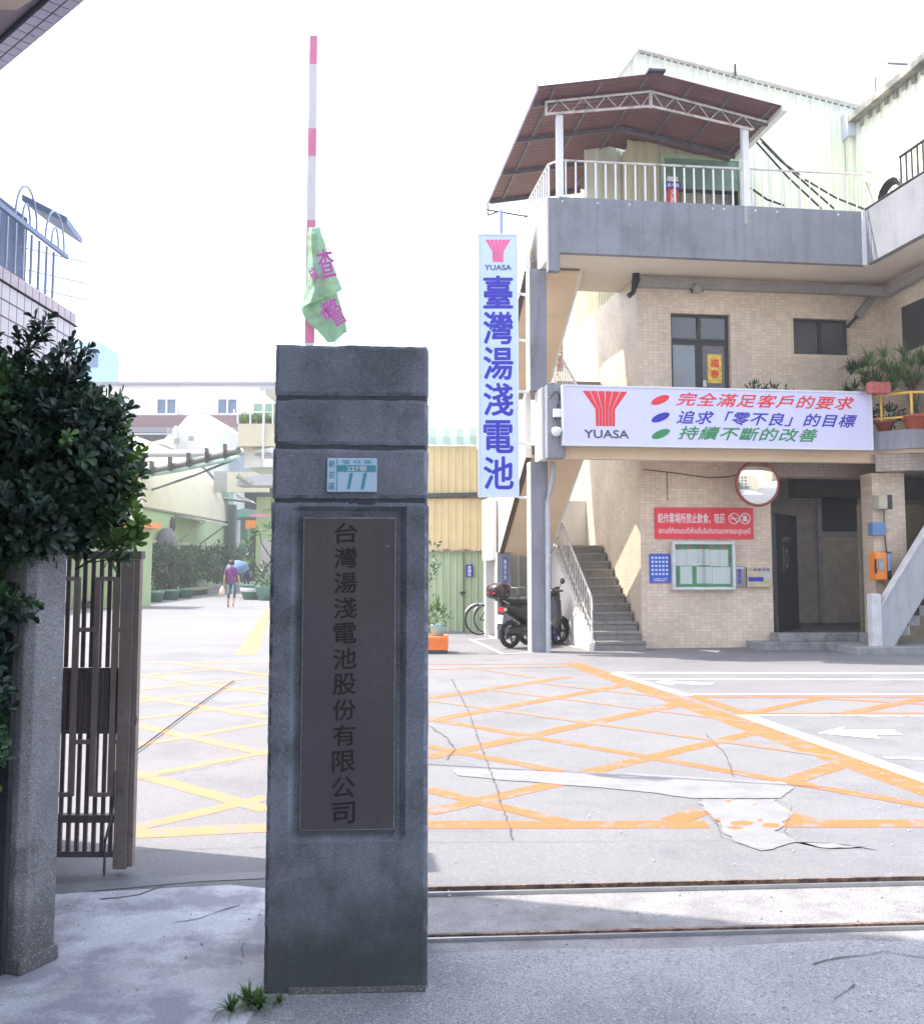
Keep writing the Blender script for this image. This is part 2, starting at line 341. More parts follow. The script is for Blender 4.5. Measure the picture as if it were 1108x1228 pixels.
def blades(m,c,n,L,W_,rg,spread=.9,seg=4):
    c=Vector(c)
    for i in range(n):
        a=rg.uniform(0,2*math.pi); s=rg.uniform(.15,1)*spread; l=L*rg.uniform(.6,1.1); d=Vector((math.cos(a),math.sin(a),0)); t=Vector((-d.y,d.x,0)); pts=[]
        for k in range(seg+1):
            q=k/seg; pts.append((c+d*(s*l*q)+Vector((0,0,l*(q*1.0-s*.75*q*q*1.25))),W_*(1-q)**.6*.5+.0005))
        vs=[]
        for p,w_ in pts: vs+=[p-t*w_,p+t*w_]
        m.add(vs,[(2*k,2*k+1,2*k+3,2*k+2) for k in range(seg)])
# ------------------------------------------------------------------ ground
gm=M(); gm.poly([(-700,-300,0),(700,-300,0),(700,1500,0),(-700,1500,0)]); struct('ground',gm,concrete)
def gpoly(m,pts,z): m.poly([(*G(x,y)[:2],z) if not isinstance(x,float) or True else None for x,y in pts]); return m
def ccw(pts):
    a=sum(pts[i][0]*pts[(i+1)%len(pts)][1]-pts[(i+1)%len(pts)][0]*pts[i][1] for i in range(len(pts)))
    return pts if a>0 else pts[::-1]
def gp(m,pts,z):
    q=ccw([G(x,y)[:2] for x,y in pts]); m.poly([(x,y,z) for x,y in q]); return m
def ragged(pts,amp,seed=1,step=.05):
    r_=random.Random(seed); q=[Vector(G(x,y)[:2]) for x,y in pts]; out=[]
    for i in range(len(q)):
        a,b=q[i],q[(i+1)%len(q)]; n_=max(1,int((b-a).length/step)); t=(b-a).normalized() if (b-a).length>0 else Vector((1,0)); nn=Vector((-t.y,t.x))
        for k in range(n_):
            p=a.lerp(b,k/n_); out.append(p+nn*(noise.noise(Vector((p.x*3,p.y*3,seed)))*amp*2+r_.uniform(-amp,amp)*.5))
    return [(p.x,p.y) for p in out]
def gpr(m,pts,z,amp=.02,seed=1): m.poly([(x,y,z) for x,y in ccw(ragged(pts,amp,seed))]); return m
def gl(m,a,b,w_,z,rg=random.Random(4)):
    p=Vector(G(*a)[:2]); q=Vector(G(*b)[:2]); t=(q-p).normalized(); s=Vector((-t.y,t.x)); n=max(1,int((q-p).length/.12)); vs=[]
    for i in range(n+1):
        c=p.lerp(q,i/n); vs+=[(*(c-s*(w_/2+rg.uniform(-.006,.006))),z),(*(c+s*(w_/2+rg.uniform(-.006,.006))),z)]
    m.add(vs,[(2*i,2*i+2,2*i+3,2*i+1) for i in range(n)]); return m
# the track runs a little askew to the camera; t(x) is its line
def trk(x,y0): return y0+.0685*(x+.16)
sm_=M(); n=120; vs=[]
rg=random.Random(3)
edge=[(-8+i*.2,trk(-8+i*.2,4.02)+.05*noise.noise(Vector((i*.35,0,0)))+.02*noise.noise(Vector((i*1.7,3,0)))) for i in range(121)]
sm_.poly(ccw([(-8,-60),(16,-60)]+[(x,y) for x,y in edge[::-1]]) and [(x,y,.0012) for x,y in ccw([(-8,-60),(16,-60)]+edge[::-1])]); struct('street',sm_,asphalt)
m=M(); m.poly([(x,y,.0006) for x,y in ccw([(-.8,trk(-.8,4.0)),(14,trk(14,4.0)),(14,trk(14,4.70)),(-.8,trk(-.8,4.70))])]); struct('track_strip',m,roughstrip)
m=M(); pts=[(-5,-1.5),(-.72,-1.5),(-.70,2.0),(-.74,3.0),(-.69,3.8),(-.55,4.4),(-.75,4.75),(-1.1,4.85),(-1.7,4.75),(-2.6,4.7),(-5,4.9)]
m.poly([(x,y,.0022) for x,y in ccw(pts)]); struct('footway',m,palec)
m=M(); m.poly([(x,y,.0030) for x,y in ccw([(-2.8,4.62),(-2.8,4.95),(-1.9,4.86),(-1.2,5.02),(-.72,5.08),(-.72,4.98),(-1.25,4.9),(-1.85,4.72)])]); struct('footway_edge',m,newc)
# gate track: sunken groove with steel lips, and the second flat rail
m=M(); m.poly([(x,y,.0018) for x,y in ccw([(-.7,trk(-.7,4.70)),(14,trk(14,4.70)),(14,trk(14,4.75)),(-.7,trk(-.7,4.75))])]); struct('track_groove',m,groove)
gt=thing('gate_track','pair of worn steel sliding gate rails set across the driveway','gate track',(-.6,4.2,0))
for nm,y0,w_,h_,mt in (('rail',4.685,.016,.014,steel),('rail',4.758,.012,.016,rust),('rail',4.17,.02,.012,rust),('rail',4.13,.014,.012,steel)):
    q=M(); q.prism([(-.65,trk(-.65,y0)),(14,trk(14,y0)),(14,trk(14,y0+w_)),(-.65,trk(-.65,y0+w_))],0,h_+.004); q.build(nm,mt,gt)
mo=M(); my=M(); mf=M(); mw=M()
for a,b,w_ in (((684,795),(1140,957),.30),((511,989.5),(848,989),.17),((920,988),(1140,988),.17),((703,927),(917,876),.15),((512,975),(673,939),.15),
    ((939,939),(1018,914),.17),((807,985),(843,972),.16),((512,947),(675,986),.13),((758,943),(829,955),.1),((930,972),(972,986),.16),
    ((512,895),(672,926),.13),((512,862),(1140,972),.13),((512,909),(824,843),.17),((514,865),(755,821),.17),((514,838),(681,812),.16),
    ((829,834),(896,857),.16),((896,857),(985,837),.14),((1010,857),(1108,838),.16),((985,838),(1130,846),.1),((829,836),(1130,836),.08),((893,856),(1130,856),.08)):
    gl(mo,a,b,w_,.006+.0003*len(mo.f)/10 if False else .006)
for a,b,w_ in (((512,840),(1005,909),.10),((582,827),(911,868),.09),((632,818),(829,840),.09),((512,797),(684,796),.12),((512,803),(690,799),.10),((556,800),(640,813),.1)): gl(mf,a,b,w_,.0105)
for a,b,w_ in (((150,1001),(322,993),.19),((159,994),(322,956),.14),((155,926),(322,972),.15),((180,929),(322,902),.13),((160,869),(322,905),.15),((165,894),(322,867),.13),
    ((160,834),(322,861),.15),((160,863),(322,843),.13),((160,843),(322,822),.13),((160,809),(322,831),.15),((160,828),(322,812),.13),((218,796),(322,810),.15),
    ((160,812),(262,802),.15),((160,795.6),(322,795.6),.16),((294,786),(326,728),.34)): gl(my,a,b,w_,.006)
# each stripe at its own height so that crossings do not share a plane
def lift(m,base,step=.00035):
    # faces are added stripe by stripe: find connected runs
    runs=[];seen=set();cur=base;out=list(m.v);last=-1;k=-1
    for f in m.f:
        if f[0]!=last: k+=1
        last=f[1]
        for i in f: out[i]=(out[i][0],out[i][1],base+step*k)
    m.v=out; return m
struct('orange_marking',lift(mo,.0016,.00006),orange); struct('faint_marking',lift(mf,.0031,.00005),faint); struct('yellow_glare_marking',lift(my,.0016,.00006),yellow)
for a,b,w_ in (((736,808),(826,835),.14),((892,858),(1140,946),.16),((736,807.3),(1130,808),.18),((752,815),(1130,815.5),.12),((826,833),(1130,833),.09),((892,858.6),(1130,859),.09),((1060,909),(1130,911.5),.09)):
    gl(mw,a,b,w_,.01)
struct('white_marking',lift(mw,.0036,.00005),whitel)
m=M(); gp(m,[(980,880),(1013,872),(1010,876),(1070,876),(1083,882),(1049,882),(1057,887)],.0041)
gp(m,[(785,818.5),(800,815.5),(800,817),(857,819.5),(852,822),(808,820.5),(806,822.5)],.0042)
struct('white_arrow_marking',m,whitel)
m=M(); gpr(m,[(541,922),(549,931),(700,944),(807,955),(830,958),(935,958),(952,945),(938,939),(850,934),(796,930)],.0046,.018,2); struct('white_patch',m,newc)
m=M(); gpr(m,[(838,962),(930,959),(944,972),(940,990),(925,998),(955,1012),(985,1019),(1055,1020),(1000,1012),(950,1010),(915,1021),(880,1011),(865,995),(852,984),(840,975)],.0047,.03,3)
struct('pale_patch',m,newc)
dm_=mat('old_stain',(.135,.135,.148),.85,.2,3,.3); 
m=M()
for k,(x,y,w_,h_) in enumerate(((890,989,16,3.5),(925,991,9,2.5),(873,962,7,2),(905,966,6,1.5),(860,984,5,1.5),(912,985,6,2),(882,994,8,1.5))):
    gpr(m,[(x+w_*math.cos(t_*.785),y+h_*math.sin(t_*.785)) for t_ in range(8)],.0050,.012,k+4)
struct('orange_paint_scraps',m,orange)
m=M(); m.poly([(-14,19.5,.0008),(-.6,19.3,.0008),(-.6,23,.0008),(-6,60,.0008),(-14.9,75,.0008)]); struct('yard_shade_sheet',m,mat('yard_shade_grey',(.17,.17,.185),.85,.1,.6,.3,stain=(.4,.55,(.13,.13,.14),.5)))  # grey sheet put in for the buildings' shade on the yard
cr=M()
def crack(pts,w_=.012,z=.0052,seed=1):
    r_=random.Random(seed); P_=[Vector(G(*p)[:2]) for p in pts]; out=[]
    for i in range(len(P_)-1):
        n_=max(2,int((P_[i+1]-P_[i]).length/.07))
        for k in range(n_): out.append(P_[i].lerp(P_[i+1],k/n_)+Vector((r_.uniform(-1,1),r_.uniform(-1,1)))*w_*.4)
    out.append(P_[-1]); vs=[]
    for i,c in enumerate(out):
        t=(out[min(i+1,len(out)-1)]-out[max(0,i-1)]).normalized(); s=Vector((-t.y,t.x))*w_*r_.uniform(.08,.32); vs+=[(*(c-s),z),(*(c+s),z)]
    cr.add(vs,[(2*i,2*i+2,2*i+3,2*i+1) for i in range(len(out)-1)])
crack([(541,814),(560,850),(590,930),(615,1008)],.02); crack([(512,1011),(760,1010),(870,1009)],.006,.0052,2); crack([(160,1022),(240,1019),(322,1017)],.008,.0052,3)
crack([(510,868),(535,885),(545,900),(535,912)],.03,.0055,4); crack([(845,880),(870,905),(880,932)],.018,.0052,5)
crack([(858,984),(865,1005),(905,1018),(920,1020),(1060,1020)],.005,.0053,6); crack([(925,958),(950,968),(945,985),(940,998),(958,1012)],.006,.0054,7); crack([(838,958),(846,975),(862,992)],.006,.0053,8)
crack([(975,1158),(1010,1150),(1060,1143),(1108,1150)],.018,.0055,9); crack([(1000,1200),(1015,1190),(1025,1182)],.01,.0052,10)
crack([(208,1108),(240,1103),(270,1092),(288,1087)],.012,.0052,11); crack([(120,1080),(170,1074),(200,1062)],.02,.0052,12); crack([(292,1150),(290,1140),(293,1132)],.008,.0052,13)
crack([(168,935),(215,928),(322,908)],.012,.0053,14)
struct('ground_crack',cr,mat('crack_grey',(.075,.075,.085),.95))
st=M(); rg=random.Random(8)
for i in range(420):
    x=rg.uniform(-1.8,6); y=rg.uniform(2.6,4.75) if rg.random()<.8 else rg.uniform(4.8,8); s=rg.uniform(.002,.007)
    if -.8<x<0 and 3.4<y<4.4: continue
    h_=.022
    st.add([(x-s,y-s,.004),(x+s,y-s*.7,.004),(x+s*.8,y+s,.004),(x-s,y+s*.9,.004),(x,y,.004+s*1.6)],[(0,1,4),(1,2,4),(2,3,4),(3,0,4)])
tag(st.build('loose_gravel',mat('grit',(.5,.5,.52),.9)),'scattered grit and small stones on the street and driveway','gravel',kind='stuff')
# ------------------------------------------------------------------ main gate pillar
def rough_box(m,x0,x1,y0,y1,z0,z1,step=.016,amp=.0022,seed=0,fr=None,chip=0.,flare=None):
    nx=max(2,round((x1-x0)/step)); ny=max(2,round((y1-y0)/(step*2))); nz=max(2,round((z1-z0)/step)); idx={}; vs=[]; fs=[]
    X=[x0+(x1-x0)*i/nx for i in range(nx+1)];Yv=[y0+(y1-y0)*i/ny for i in range(ny+1)];Z=[z0+(z1-z0)*i/nz for i in range(nz+1)]
    if fr:
        for e in fr[:2]:
            for arr,ee in ((X,e),):
                k=min(range(len(arr)),key=lambda i:abs(arr[i]-ee)); arr[k]=ee
        for e in fr[2:4]:
            k=min(range(len(Z)),key=lambda i:abs(Z[i]-e)); Z[k]=e
    def vid(i,j,k):
        if (i,j,k) in idx: return idx[(i,j,k)]
        x,y,z=X[i],Yv[j],Z[k]; p=Vector((x,y,z+seed))
        nv=noise.noise(p*38)*amp*.35+noise.noise(p*9)*amp*1.0
        ex=(i in (0,nx))+(j in (0,ny))+(k in (0,nz))
        er=0
        if ex>=2:
            er=.003+max(0,noise.noise(p*13+Vector((5,1,2))))*chip+max(0,noise.noise(p*45))*chip*.5
        if i==0:x+=er-nv
        if i==nx:x-=er-nv
        if j==0:y+=er-nv
        if j==ny:y-=er-nv
        if k==0:z+=er*.6
        if k==nz:z-=er*.6
        if fr and j==0 and fr[0]-1e-6<X[i]<fr[1]+1e-6 and fr[2]-1e-6<Z[k]<fr[3]+1e-6: y+=fr[4]
        idx[(i,j,k)]=len(vs); vs.append((x,y,z)); return idx[(i,j,k)]
    for i in range(nx):
        for k in range(nz):
            fs.append((vid(i,0,k),vid(i+1,0,k),vid(i+1,0,k+1),vid(i,0,k+1))); fs.append((vid(i,ny,k),vid(i,ny,k+1),vid(i+1,ny,k+1),vid(i+1,ny,k)))
    for j in range(ny):
        for k in range(nz):
            fs.append((vid(0,j,k),vid(0,j,k+1),vid(0,j+1,k+1),vid(0,j+1,k))); fs.append((vid(nx,j,k),vid(nx,j+1,k),vid(nx,j+1,k+1),vid(nx,j,k+1)))
    for i in range(nx):
        for j in range(ny):
            fs.append((vid(i,j,nz),vid(i+1,j,nz),vid(i+1,j+1,nz),vid(i,j+1,nz))); fs.append((vid(i,j,0),vid(i,j+1,0),vid(i+1,j+1,0),vid(i+1,j,0)))
    m.add(vs,fs); return m
PW=.584; PA=R(2.6)
po=(-.7065,3.655,0)
pt=thing('gate_pillar','tall dark washed-stone gate pillar with grooved bands in the middle foreground','gate pillar',(0,0,0),PA,world=po)
def pz(y): return P(410,y,3.66)[2]
zs=[0,pz(600),pz(535.5),pz(476),pz(412)]
PXF=lambda px: (px-CX)/F*3.66/math.cos(TH)
u0=(362-326.5)/(511-326.5)*PW-.008; u1=(475-326.5)/(511-326.5)*PW+.01
zr0,zr1=pz(1003),pz(612)
m=M(); rough_box(m,0,PW,0,.5,-.02,zs[1]-.0055,seed=0,fr=(u0,u1,zr0,zr1,.024),chip=.026); m.build('shaft',granite,pt)
for i,(ins) in enumerate((.003,.005,.006)):
    m=M(); rough_box(m,ins,PW-.002,ins,.5-ins,zs[i+1]+.0055,zs[i+2]-(.0055 if i<2 else 0),seed=3+i,chip=.012); m.build('band_block',granite,pt)
for i in range(3):
    m=M(); m.box(.013,PW-.013,.013,.487,zs[i+1]-.012,zs[i+1]+.012); m.build('band_groove',groove,pt)
# skirt of cement at the foot
m=M(); rough_box(m,.09,PW-.005,-.012,.3,-.01,.022,step=.02,amp=.004,seed=9); m.build('foot_mortar',granite2,pt)
# plaque
def pw(x,y,z): # pillar local -> world
    c,s=math.cos(PA),math.sin(PA); return (po[0]+x*c-y*s,po[1]+x*s+y*c,z)
pl=thing('name_plaque','long bronze company plaque with a column of black characters let into the stone pillar','plaque',(u0,0,zr0),PA,world=pw(u0,0,zr0))
a0,a1,b0,b1=u0+.013,u1-.013,zr0+.014,zr1-.022
m=M(); m.box(a0,a1,.004,.0235,b0,b1); m.build('plate',plaque,pl,bev=.003)
bd=mat('worn_border',(.25,.27,.30),.5,.3,20,.1,metal=.5)
for q in ((a0+.004,a1-.004,b1-.008,b1-.004),(a1-.008,a1-.0045,b0+.01,b1-.009),(a0+.0045,a0+.007,b0+.01,b1-.009),(a0+.004,a1-.004,b0+.004,b0+.0065)):
    m=M(); m.box(q[0],q[1],.0015,.0045,q[2],q[3]); m.build('border_line',bd,pl)
chars='台灣湯淺電池股份有限公司'
zt=pz(624); zb=pz(992); ch=(zt-zb)/12
for i,c in enumerate(chars):
    zc=zt-ch*(i+.5); text('character',c,blackp2,pl,(a0+(a1-a0)*.46,.0022,zc),(1,0,.06),(0,0,1),.082,ch*.80,bold=.018)
m=M(); m.lathe((a0+(a1-a0)*.9,.004,pz(655)),[(.0001,-.004),(.003,-.003),(.004,0)],8,'y'); m.build('screw',steel,pl)
# house number plate
hx0,hx1=(392-326.5)/184.5*PW,(450-326.5)/184.5*PW; hz0,hz1=pz(590),pz(549.5)
hn=thing('house_number_plate','small pale blue house number plate reading 11 on the pillar','number plate',(hx0,0,hz0),PA,world=pw(hx0,0,hz0))
pb=mat('plate_paleblue',(.45,.62,.78),.4,.04,5,0); tl=mat('plate_teal',(.08,.30,.36),.5,.05,5,0)
m=M(); m.box(hx0,hx1,-.012,-.003,hz0,hz1); m.build('plate',pb,hn,bev=.002)
W_=hx1-hx0; Hh=hz1-hz0
m=M(); m.box(hx0+W_*.195,hx0+W_*.21,-.0135,-.012,hz0+.003,hz1-.003); m.build('divider',tl,hn)
m=M(); m.box(hx0+W_*.21,hx1-.003,-.0137,-.012,hz0+Hh*.60,hz0+Hh*.79); m.build('stripe',tl,hn)
for i,c in enumerate('新莊區'): text('lettering',c,tl,hn,(hx0+W_*.1,-.0134,hz0+Hh*(.83-.33*i)),(1,0,0),(0,0,1),W_*.12,Hh*.2,bold=.01)
text('lettering','瓊林路',tl,hn,(hx0+W_*.6,-.0134,hz0+Hh*.89),(1,0,0),(0,0,1),W_*.6,Hh*.13,spacing=1.6)
text('lettering','227巷',whitep,hn,(hx0+W_*.6,-.0142,hz0+Hh*.695),(1,0,0),(0,0,1),W_*.4,Hh*.15,bold=.01)
text('lettering','11',tl,hn,(hx0+W_*.6,-.0134,hz0+Hh*.32),(1,0,0),(0,0,1),W_*.38,Hh*.45,bold=.03,shear=.2,spacing=1.3)
# weeds at the pillar foot
m=M(); rg=random.Random(5)
blades(m,(-.735,3.55,.005),110,.105,.006,rg,.95); blades(m,(-.69,3.52,.005),90,.10,.006,rg,1.0); blades(m,(-.78,3.50,.005),50,.09,.006,rg,1.1); blades(m,(-.63,3.57,.005),40,.05,.005,rg,1.0)
tag(m.build('weeds',lfG),'tuft of green weeds at the left foot of the stone pillar','weeds',kind='stuff')
# ------------------------------------------------------------------ left wall end, metal gate
wd=Vector((-.915,.40)); wn=Vector((.40,.915)); c_=Vector((-1.64,3.80))
def wq(s,t): v=c_+wd*s+wn*t; return (v.x,v.y)
lw=thing('boundary_wall_pier','grey stone wall end beside the pedestrian gate, dark with grime on its street side','wall',(c_.x,c_.y,0))
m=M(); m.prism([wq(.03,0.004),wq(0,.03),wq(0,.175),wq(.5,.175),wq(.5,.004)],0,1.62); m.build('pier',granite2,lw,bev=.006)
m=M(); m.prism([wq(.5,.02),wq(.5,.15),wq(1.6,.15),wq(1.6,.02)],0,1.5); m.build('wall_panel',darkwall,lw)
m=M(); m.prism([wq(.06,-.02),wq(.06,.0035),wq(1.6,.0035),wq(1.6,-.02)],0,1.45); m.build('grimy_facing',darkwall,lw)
m=M(); m.prism([wq(-.012,.0),wq(-.012,.19),wq(.3,.19),wq(.3,0.0)],0,.06); m.build('footing',granite2,lw,bev=.01)
GY=5.02
def gx(px,py=850): return P(px,py,GY)[0]
def gzz(py): return P(120,py,GY)[2]
gategrey=mat('gate_grey',(.15,.13,.13),.5,.2,5,.1,metal=.2)
gate=thing('metal_gate','brown painted metal pedestrian gate leaf with fretwork bars beside the stone pier','gate',(gx(160),GY,0))
zt_,zb_=gzz(661),gzz(1025)
m=M(); m.box(gx(159)-.068,gx(159),GY-.03,GY+.03,gzz(1041),zt_-.041); m.build('hinge_stile',brown,gate,bev=.004)
m=M(); m.box(gx(159)+.001,gx(159)+.028,GY-.026,GY+.02,gzz(1038),zt_-.041); m.build('edge_channel',brown,gate,bev=.003)
m=M(); m.box(-2.17,gx(159)+.034,GY-.033,GY+.03,zt_-.04,zt_); m.build('top_rail',gategrey,gate,bev=.003)
m=M(); m.box(-2.17,gx(159)-.069,GY-.027,GY+.02,gzz(985.5),gzz(976.5)); m.build('bottom_rail',gategrey,gate)
m=M(); m.box(-2.17,gx(159)-.069,GY-.024,GY+.02,gzz(1027),gzz(1020)); m.build('bottom_rail',gategrey,gate)
m=M(); m.box(-2.17,gx(159)-.069,GY+.008,GY+.016,gzz(880),gzz(802)); m.build('kick_panel',brown,gate)
m=M(); m.box(-2.17,gx(159)-.069,GY-.006,GY+.0075,gzz(805),gzz(801)); m.build('middle_rail',gategrey,gate)
m=M(); m.box(-2.17,gx(159)-.069,GY-.006,GY+.0075,gzz(880),gzz(874)); m.build('middle_rail',gategrey,gate)
k=gx(142); st_=.0415
for i in range(12):
    x=k-.02-i*st_
    if x<-2.15: break
    if True:
        m=M(); m.box(x-.010,x+.010,GY-.004,GY+.007,gzz(976),gzz(880.4)); m.build('back_bar',gategrey,gate)
        m=M(); m.box(x-.010,x+.010,GY-.004,GY+.007,gzz(800.5),zt_-.041); m.build('back_bar',gategrey,gate)
        m=M(); m.box(x-.013,x+.013,GY-.004,GY+.0074,gzz(873.5),gzz(805.5)); m.build('dark_strip',gategrey,gate)
    m=M(); m.box(x-.009,x+.009,GY-.012,GY+.006,gzz(1019.8),gzz(986)); m.build('lower_bar',gategrey,gate)
fx=[gx(138.5)-.012-i*.083 for i in range(6)]
fx=[gx(137),gx(115),gx(90)]; fx+= [fx[2]-.11,fx[2]-.19]
for i,x in enumerate(fx):
    top=[691,691,693,693,660][i] if i!=0 else 691
    m=M(); m.box(x-.014,x+.014,GY-.029,GY-.009,gzz(954),gzz(692)); m.build('fret_bar',brown,gate)
for x0,x1,y in ((fx[1],fx[0],694),(fx[2]-.11,fx[2],694),(fx[2],fx[1],755),(fx[0],gx(146),755),(fx[2],fx[1],889),(fx[0],gx(146),889),(fx[1],fx[0],952),(fx[2]-.11,fx[2],952)):
    m=M(); m.box(x0+.0145 if y in(694,952) else x0+.0145,x1-.0145,GY-.0285,GY-.0095,gzz(y+2.6),gzz(y-2.6)); m.build('fret_cross_bar',brown,gate)
for x in (fx[1]-.0,fx[0]):
    for ya,yb in ((690,672),(976,956)):
        m=M(); m.box((fx[0]+fx[1])/2-.012+(x-fx[0])*0,(fx[0]+fx[1])/2+.012,GY-.026,GY-.011,gzz(ya),gzz(yb)); 
    break
m=M(); m.tube([P(139,925,4.97),P(137,960,4.97),P(131,990,4.98),P(126,1010,4.99),(P(126,1040,5)[0],4.99,.0)],.007,6); m.build('drop_bolt',gategrey,gate)
m=M(); m.tube([P(163,858,5.0),P(164,862,4.99),P(162,872,5.0),P(160,900,5.0)],.004,5); m.build('latch_wire',gategrey,gate)
# overhead/loose wire lying over the driveway left
m=M(); q=[Vector(G(163,904)),Vector(G(200,876)),Vector(G(222,859)),Vector(G(260,832)),Vector(G(281,818))]
m.tube([(p.x,p.y,.02) for p in q],.006,5); single(m,'cable',rubber,'thin dark cable lying diagonally across the glare-yellowed hatching','cable',(q[0].x,q[0].y,0))
# ------------------------------------------------------------------ tree by the pier
tr=thing('tree','dark glossy leaved tree growing over the wall beside the pedestrian gate','tree',(-2.05,4.25,0))
m=M(); m.tube([(-2.05,4.25,0),(-2.03,4.22,.5),(-1.98,4.2,1.0),(-1.95,4.15,1.5),(-1.9,4.1,2.1)],.07,8,.02); m.build('trunk',bark,tr)
rg=random.Random(11)
crown_c=[((-1.64,4.12,1.80),(.24,.26,.19)),((-1.72,3.82,1.68),(.16,.16,.13)),((-2.02,4.15,1.95),(.40,.45,.48)),((-1.76,4.12,1.92),(.34,.36,.30)),((-2.02,3.95,1.42),(.24,.26,.26)),((-2.05,3.80,1.25),(.34,.3,.42)),((-2.2,3.8,1.85),(.4,.35,.42)),((-1.64,4.15,2.0),(.19,.26,.24)),((-1.86,3.60,1.0),(.19,.12,.40)),((-2.3,3.7,1.5),(.3,.3,.7))]
def blunt(m,c,d,n,L,W_):
    d=Vector(d).normalized(); s_=d.cross(Vector(n)); s_=Vector((1,0,0)) if s_.length<.05 else s_.normalized(); up=s_.cross(d).normalized(); c=Vector(c); pt=lambda q,w_,h:c+d*L*q+s_*W_*w_+up*L*h
    m.add([c,pt(.4,.30,.07),pt(.78,.5,.05),pt(1,.2,-.04),pt(1,-.2,-.04),pt(.78,-.5,.05),pt(.4,-.30,.07),pt(.5,0,.0),pt(.95,0,-.05)],[(0,1,7),(1,2,7),(2,3,8,7),(3,4,8),(4,5,7,8),(5,6,7),(6,0,7)])
def cluster_mesh(seed,nl=10,L=.049):
    r_=random.Random(seed); m=M()
    for i in range(nl):
        a=i*2.4+r_.uniform(-.3,.3); el=R(r_.uniform(5,65)) ; d=Vector((math.cos(a)*math.cos(el),math.sin(a)*math.cos(el),math.sin(el)))
        blunt(m,Vector((0,0,.006*i))+d*.006,d,(0,0,1),L*r_.uniform(.75,1.15),L*.50)
    m.tube([(0,0,-.05),(0,0,.05)],.0022,4,cap=False); return m
cms=[(cluster_mesh(s),) for s in range(4)]
cmeshes=[[c[0].mesh('leaf_cluster',mt) for c in cms] for mt in (lfD,lfM,lfL)]
stuffM=[M(),M(),M()]
def put(mm,base,p,d,sc,spin):
    q=d.to_track_quat('Z','Y'); rot=q.to_matrix()@Matrix.Rotation(spin,3,'Z')
    mm.add([Vector(p)+rot@(Vector(v)*sc) for v in base.v],base.f)
cl=[]
for (c,rad) in crown_c:
    vol=rad[0]*rad[1]*rad[2]; n_=int(420+ vol*9500)
    for i in range(n_):
        d=rnd_dir(rg); kk=rg.random()**.42; kk*=1+.28*noise.noise(d*2.3+Vector(c)*3)
        p=Vector(c)+Vector((d.x*rad[0],d.y*rad[1],d.z*rad[2]))*kk
        dd=(d*.8+Vector((0,-.1,.55))+rnd_dir(rg)*.5).normalized(); cl.append((p,dd,kk))
# outlying twigs
tw=[((-1.55,4.15,1.72),(-1.36,4.1,1.9)),((-1.5,4.1,1.55),(-1.30,4.05,1.66)),((-1.86,4.1,2.3),(-1.78,4.05,2.5)),((-1.7,4.1,2.2),(-1.58,4.05,2.38)),((-1.55,4.1,2.0),(-1.42,4.05,2.14)),
    ((-1.9,3.8,1.4),(-1.62,3.7,1.36)),((-1.9,3.7,1.1),(-1.70,3.62,1.02)),((-2.0,3.7,.8),(-1.72,3.62,.74)),((-1.75,4.1,2.1),(-1.62,4.0,2.22)),((-1.7,4.1,2.2),(-1.62,4.0,2.36))]
for a,b in tw:
    a=Vector(a);b=Vector(b); tm=M(); tm.tube([a-(b-a)*.5,a,b],.006,5,.003); tm.build('branch',bark,tr)
    for k in range(13):
        q=k/12; dd=((b-a).normalized()+rnd_dir(rg)*.8+Vector((0,0,.3))).normalized(); cl.append((a.lerp(b,q)+rnd_dir(rg)*.035,dd,1.0))
def vis(p): # nearer and outer ones first
    return p[0].y-.35*p[2]-.2*p[0].x
cl=[c for c in cl if not (c[0].x>-1.62 and c[0].y<3.98 and c[0].z<.6)]
cl.sort(key=vis)
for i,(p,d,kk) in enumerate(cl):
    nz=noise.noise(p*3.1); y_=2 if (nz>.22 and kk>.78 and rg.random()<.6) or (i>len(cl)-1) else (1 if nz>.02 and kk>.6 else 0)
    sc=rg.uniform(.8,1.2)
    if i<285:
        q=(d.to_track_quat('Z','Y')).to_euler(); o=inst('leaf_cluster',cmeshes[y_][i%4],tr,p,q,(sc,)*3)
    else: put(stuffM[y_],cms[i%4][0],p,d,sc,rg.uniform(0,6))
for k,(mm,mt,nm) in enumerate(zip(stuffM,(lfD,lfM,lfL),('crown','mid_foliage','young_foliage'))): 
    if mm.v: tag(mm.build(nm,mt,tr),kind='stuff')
# low planting behind the tree so that no light comes through under it
# ------------------------------------------------------------------ tiled building at left
XB=-2.235
tb=thing('tiled_terrace_building','white tiled building edge with a railed terrace behind the dark tree','building',(XB,5.64,0))
m=M(); m.box(-6,XB-.008,.2,5.64,0,2.965); m.build('wall',mat('grout_grey',(.24,.21,.22),.8,.1,4,.1),tb)
ttm=mat('white_glaze_tile',(.80,.76,.80),.25,.1,3,.02,coord='O'); cap=mat('pink_cap_tile',(.66,.57,.61),.3,.1,3,.02)
tme=M().box(0,.009,.004,.079,.004,.079).mesh('tile',ttm); tmc=M().box(0,.011,.004,.079,.004,.07).mesh('tile',cap)
pit=.0835
for j in range(20):
    for i in range(17):
        y=5.64-(i+1)*pit; z=2.975-.004-(j+1)*pit
        if z<1.3: continue
        o=inst('tile',tmc if j==0 else tme,tb,(XB-.0075+random.Random(i*31+j).uniform(0,.0008),y,z))
m=M(); m.box(-6,XB+.012,.2,5.66,2.887,2.8915); m.build('drip_line',groove,tb)
for z in (3.265,):
    m=M(); m.box(XB-.012,XB+.006,1.0,5.5,z-.024,z); m.build('top_rail',mat('blue_grey_paint',(.30,.38,.55),.5),tb)
bal=M().box(-.0055,.0055,-.0055,.0055,0,.262).mesh('baluster',mat('pale_blue_paint',(.48,.58,.76),.5))
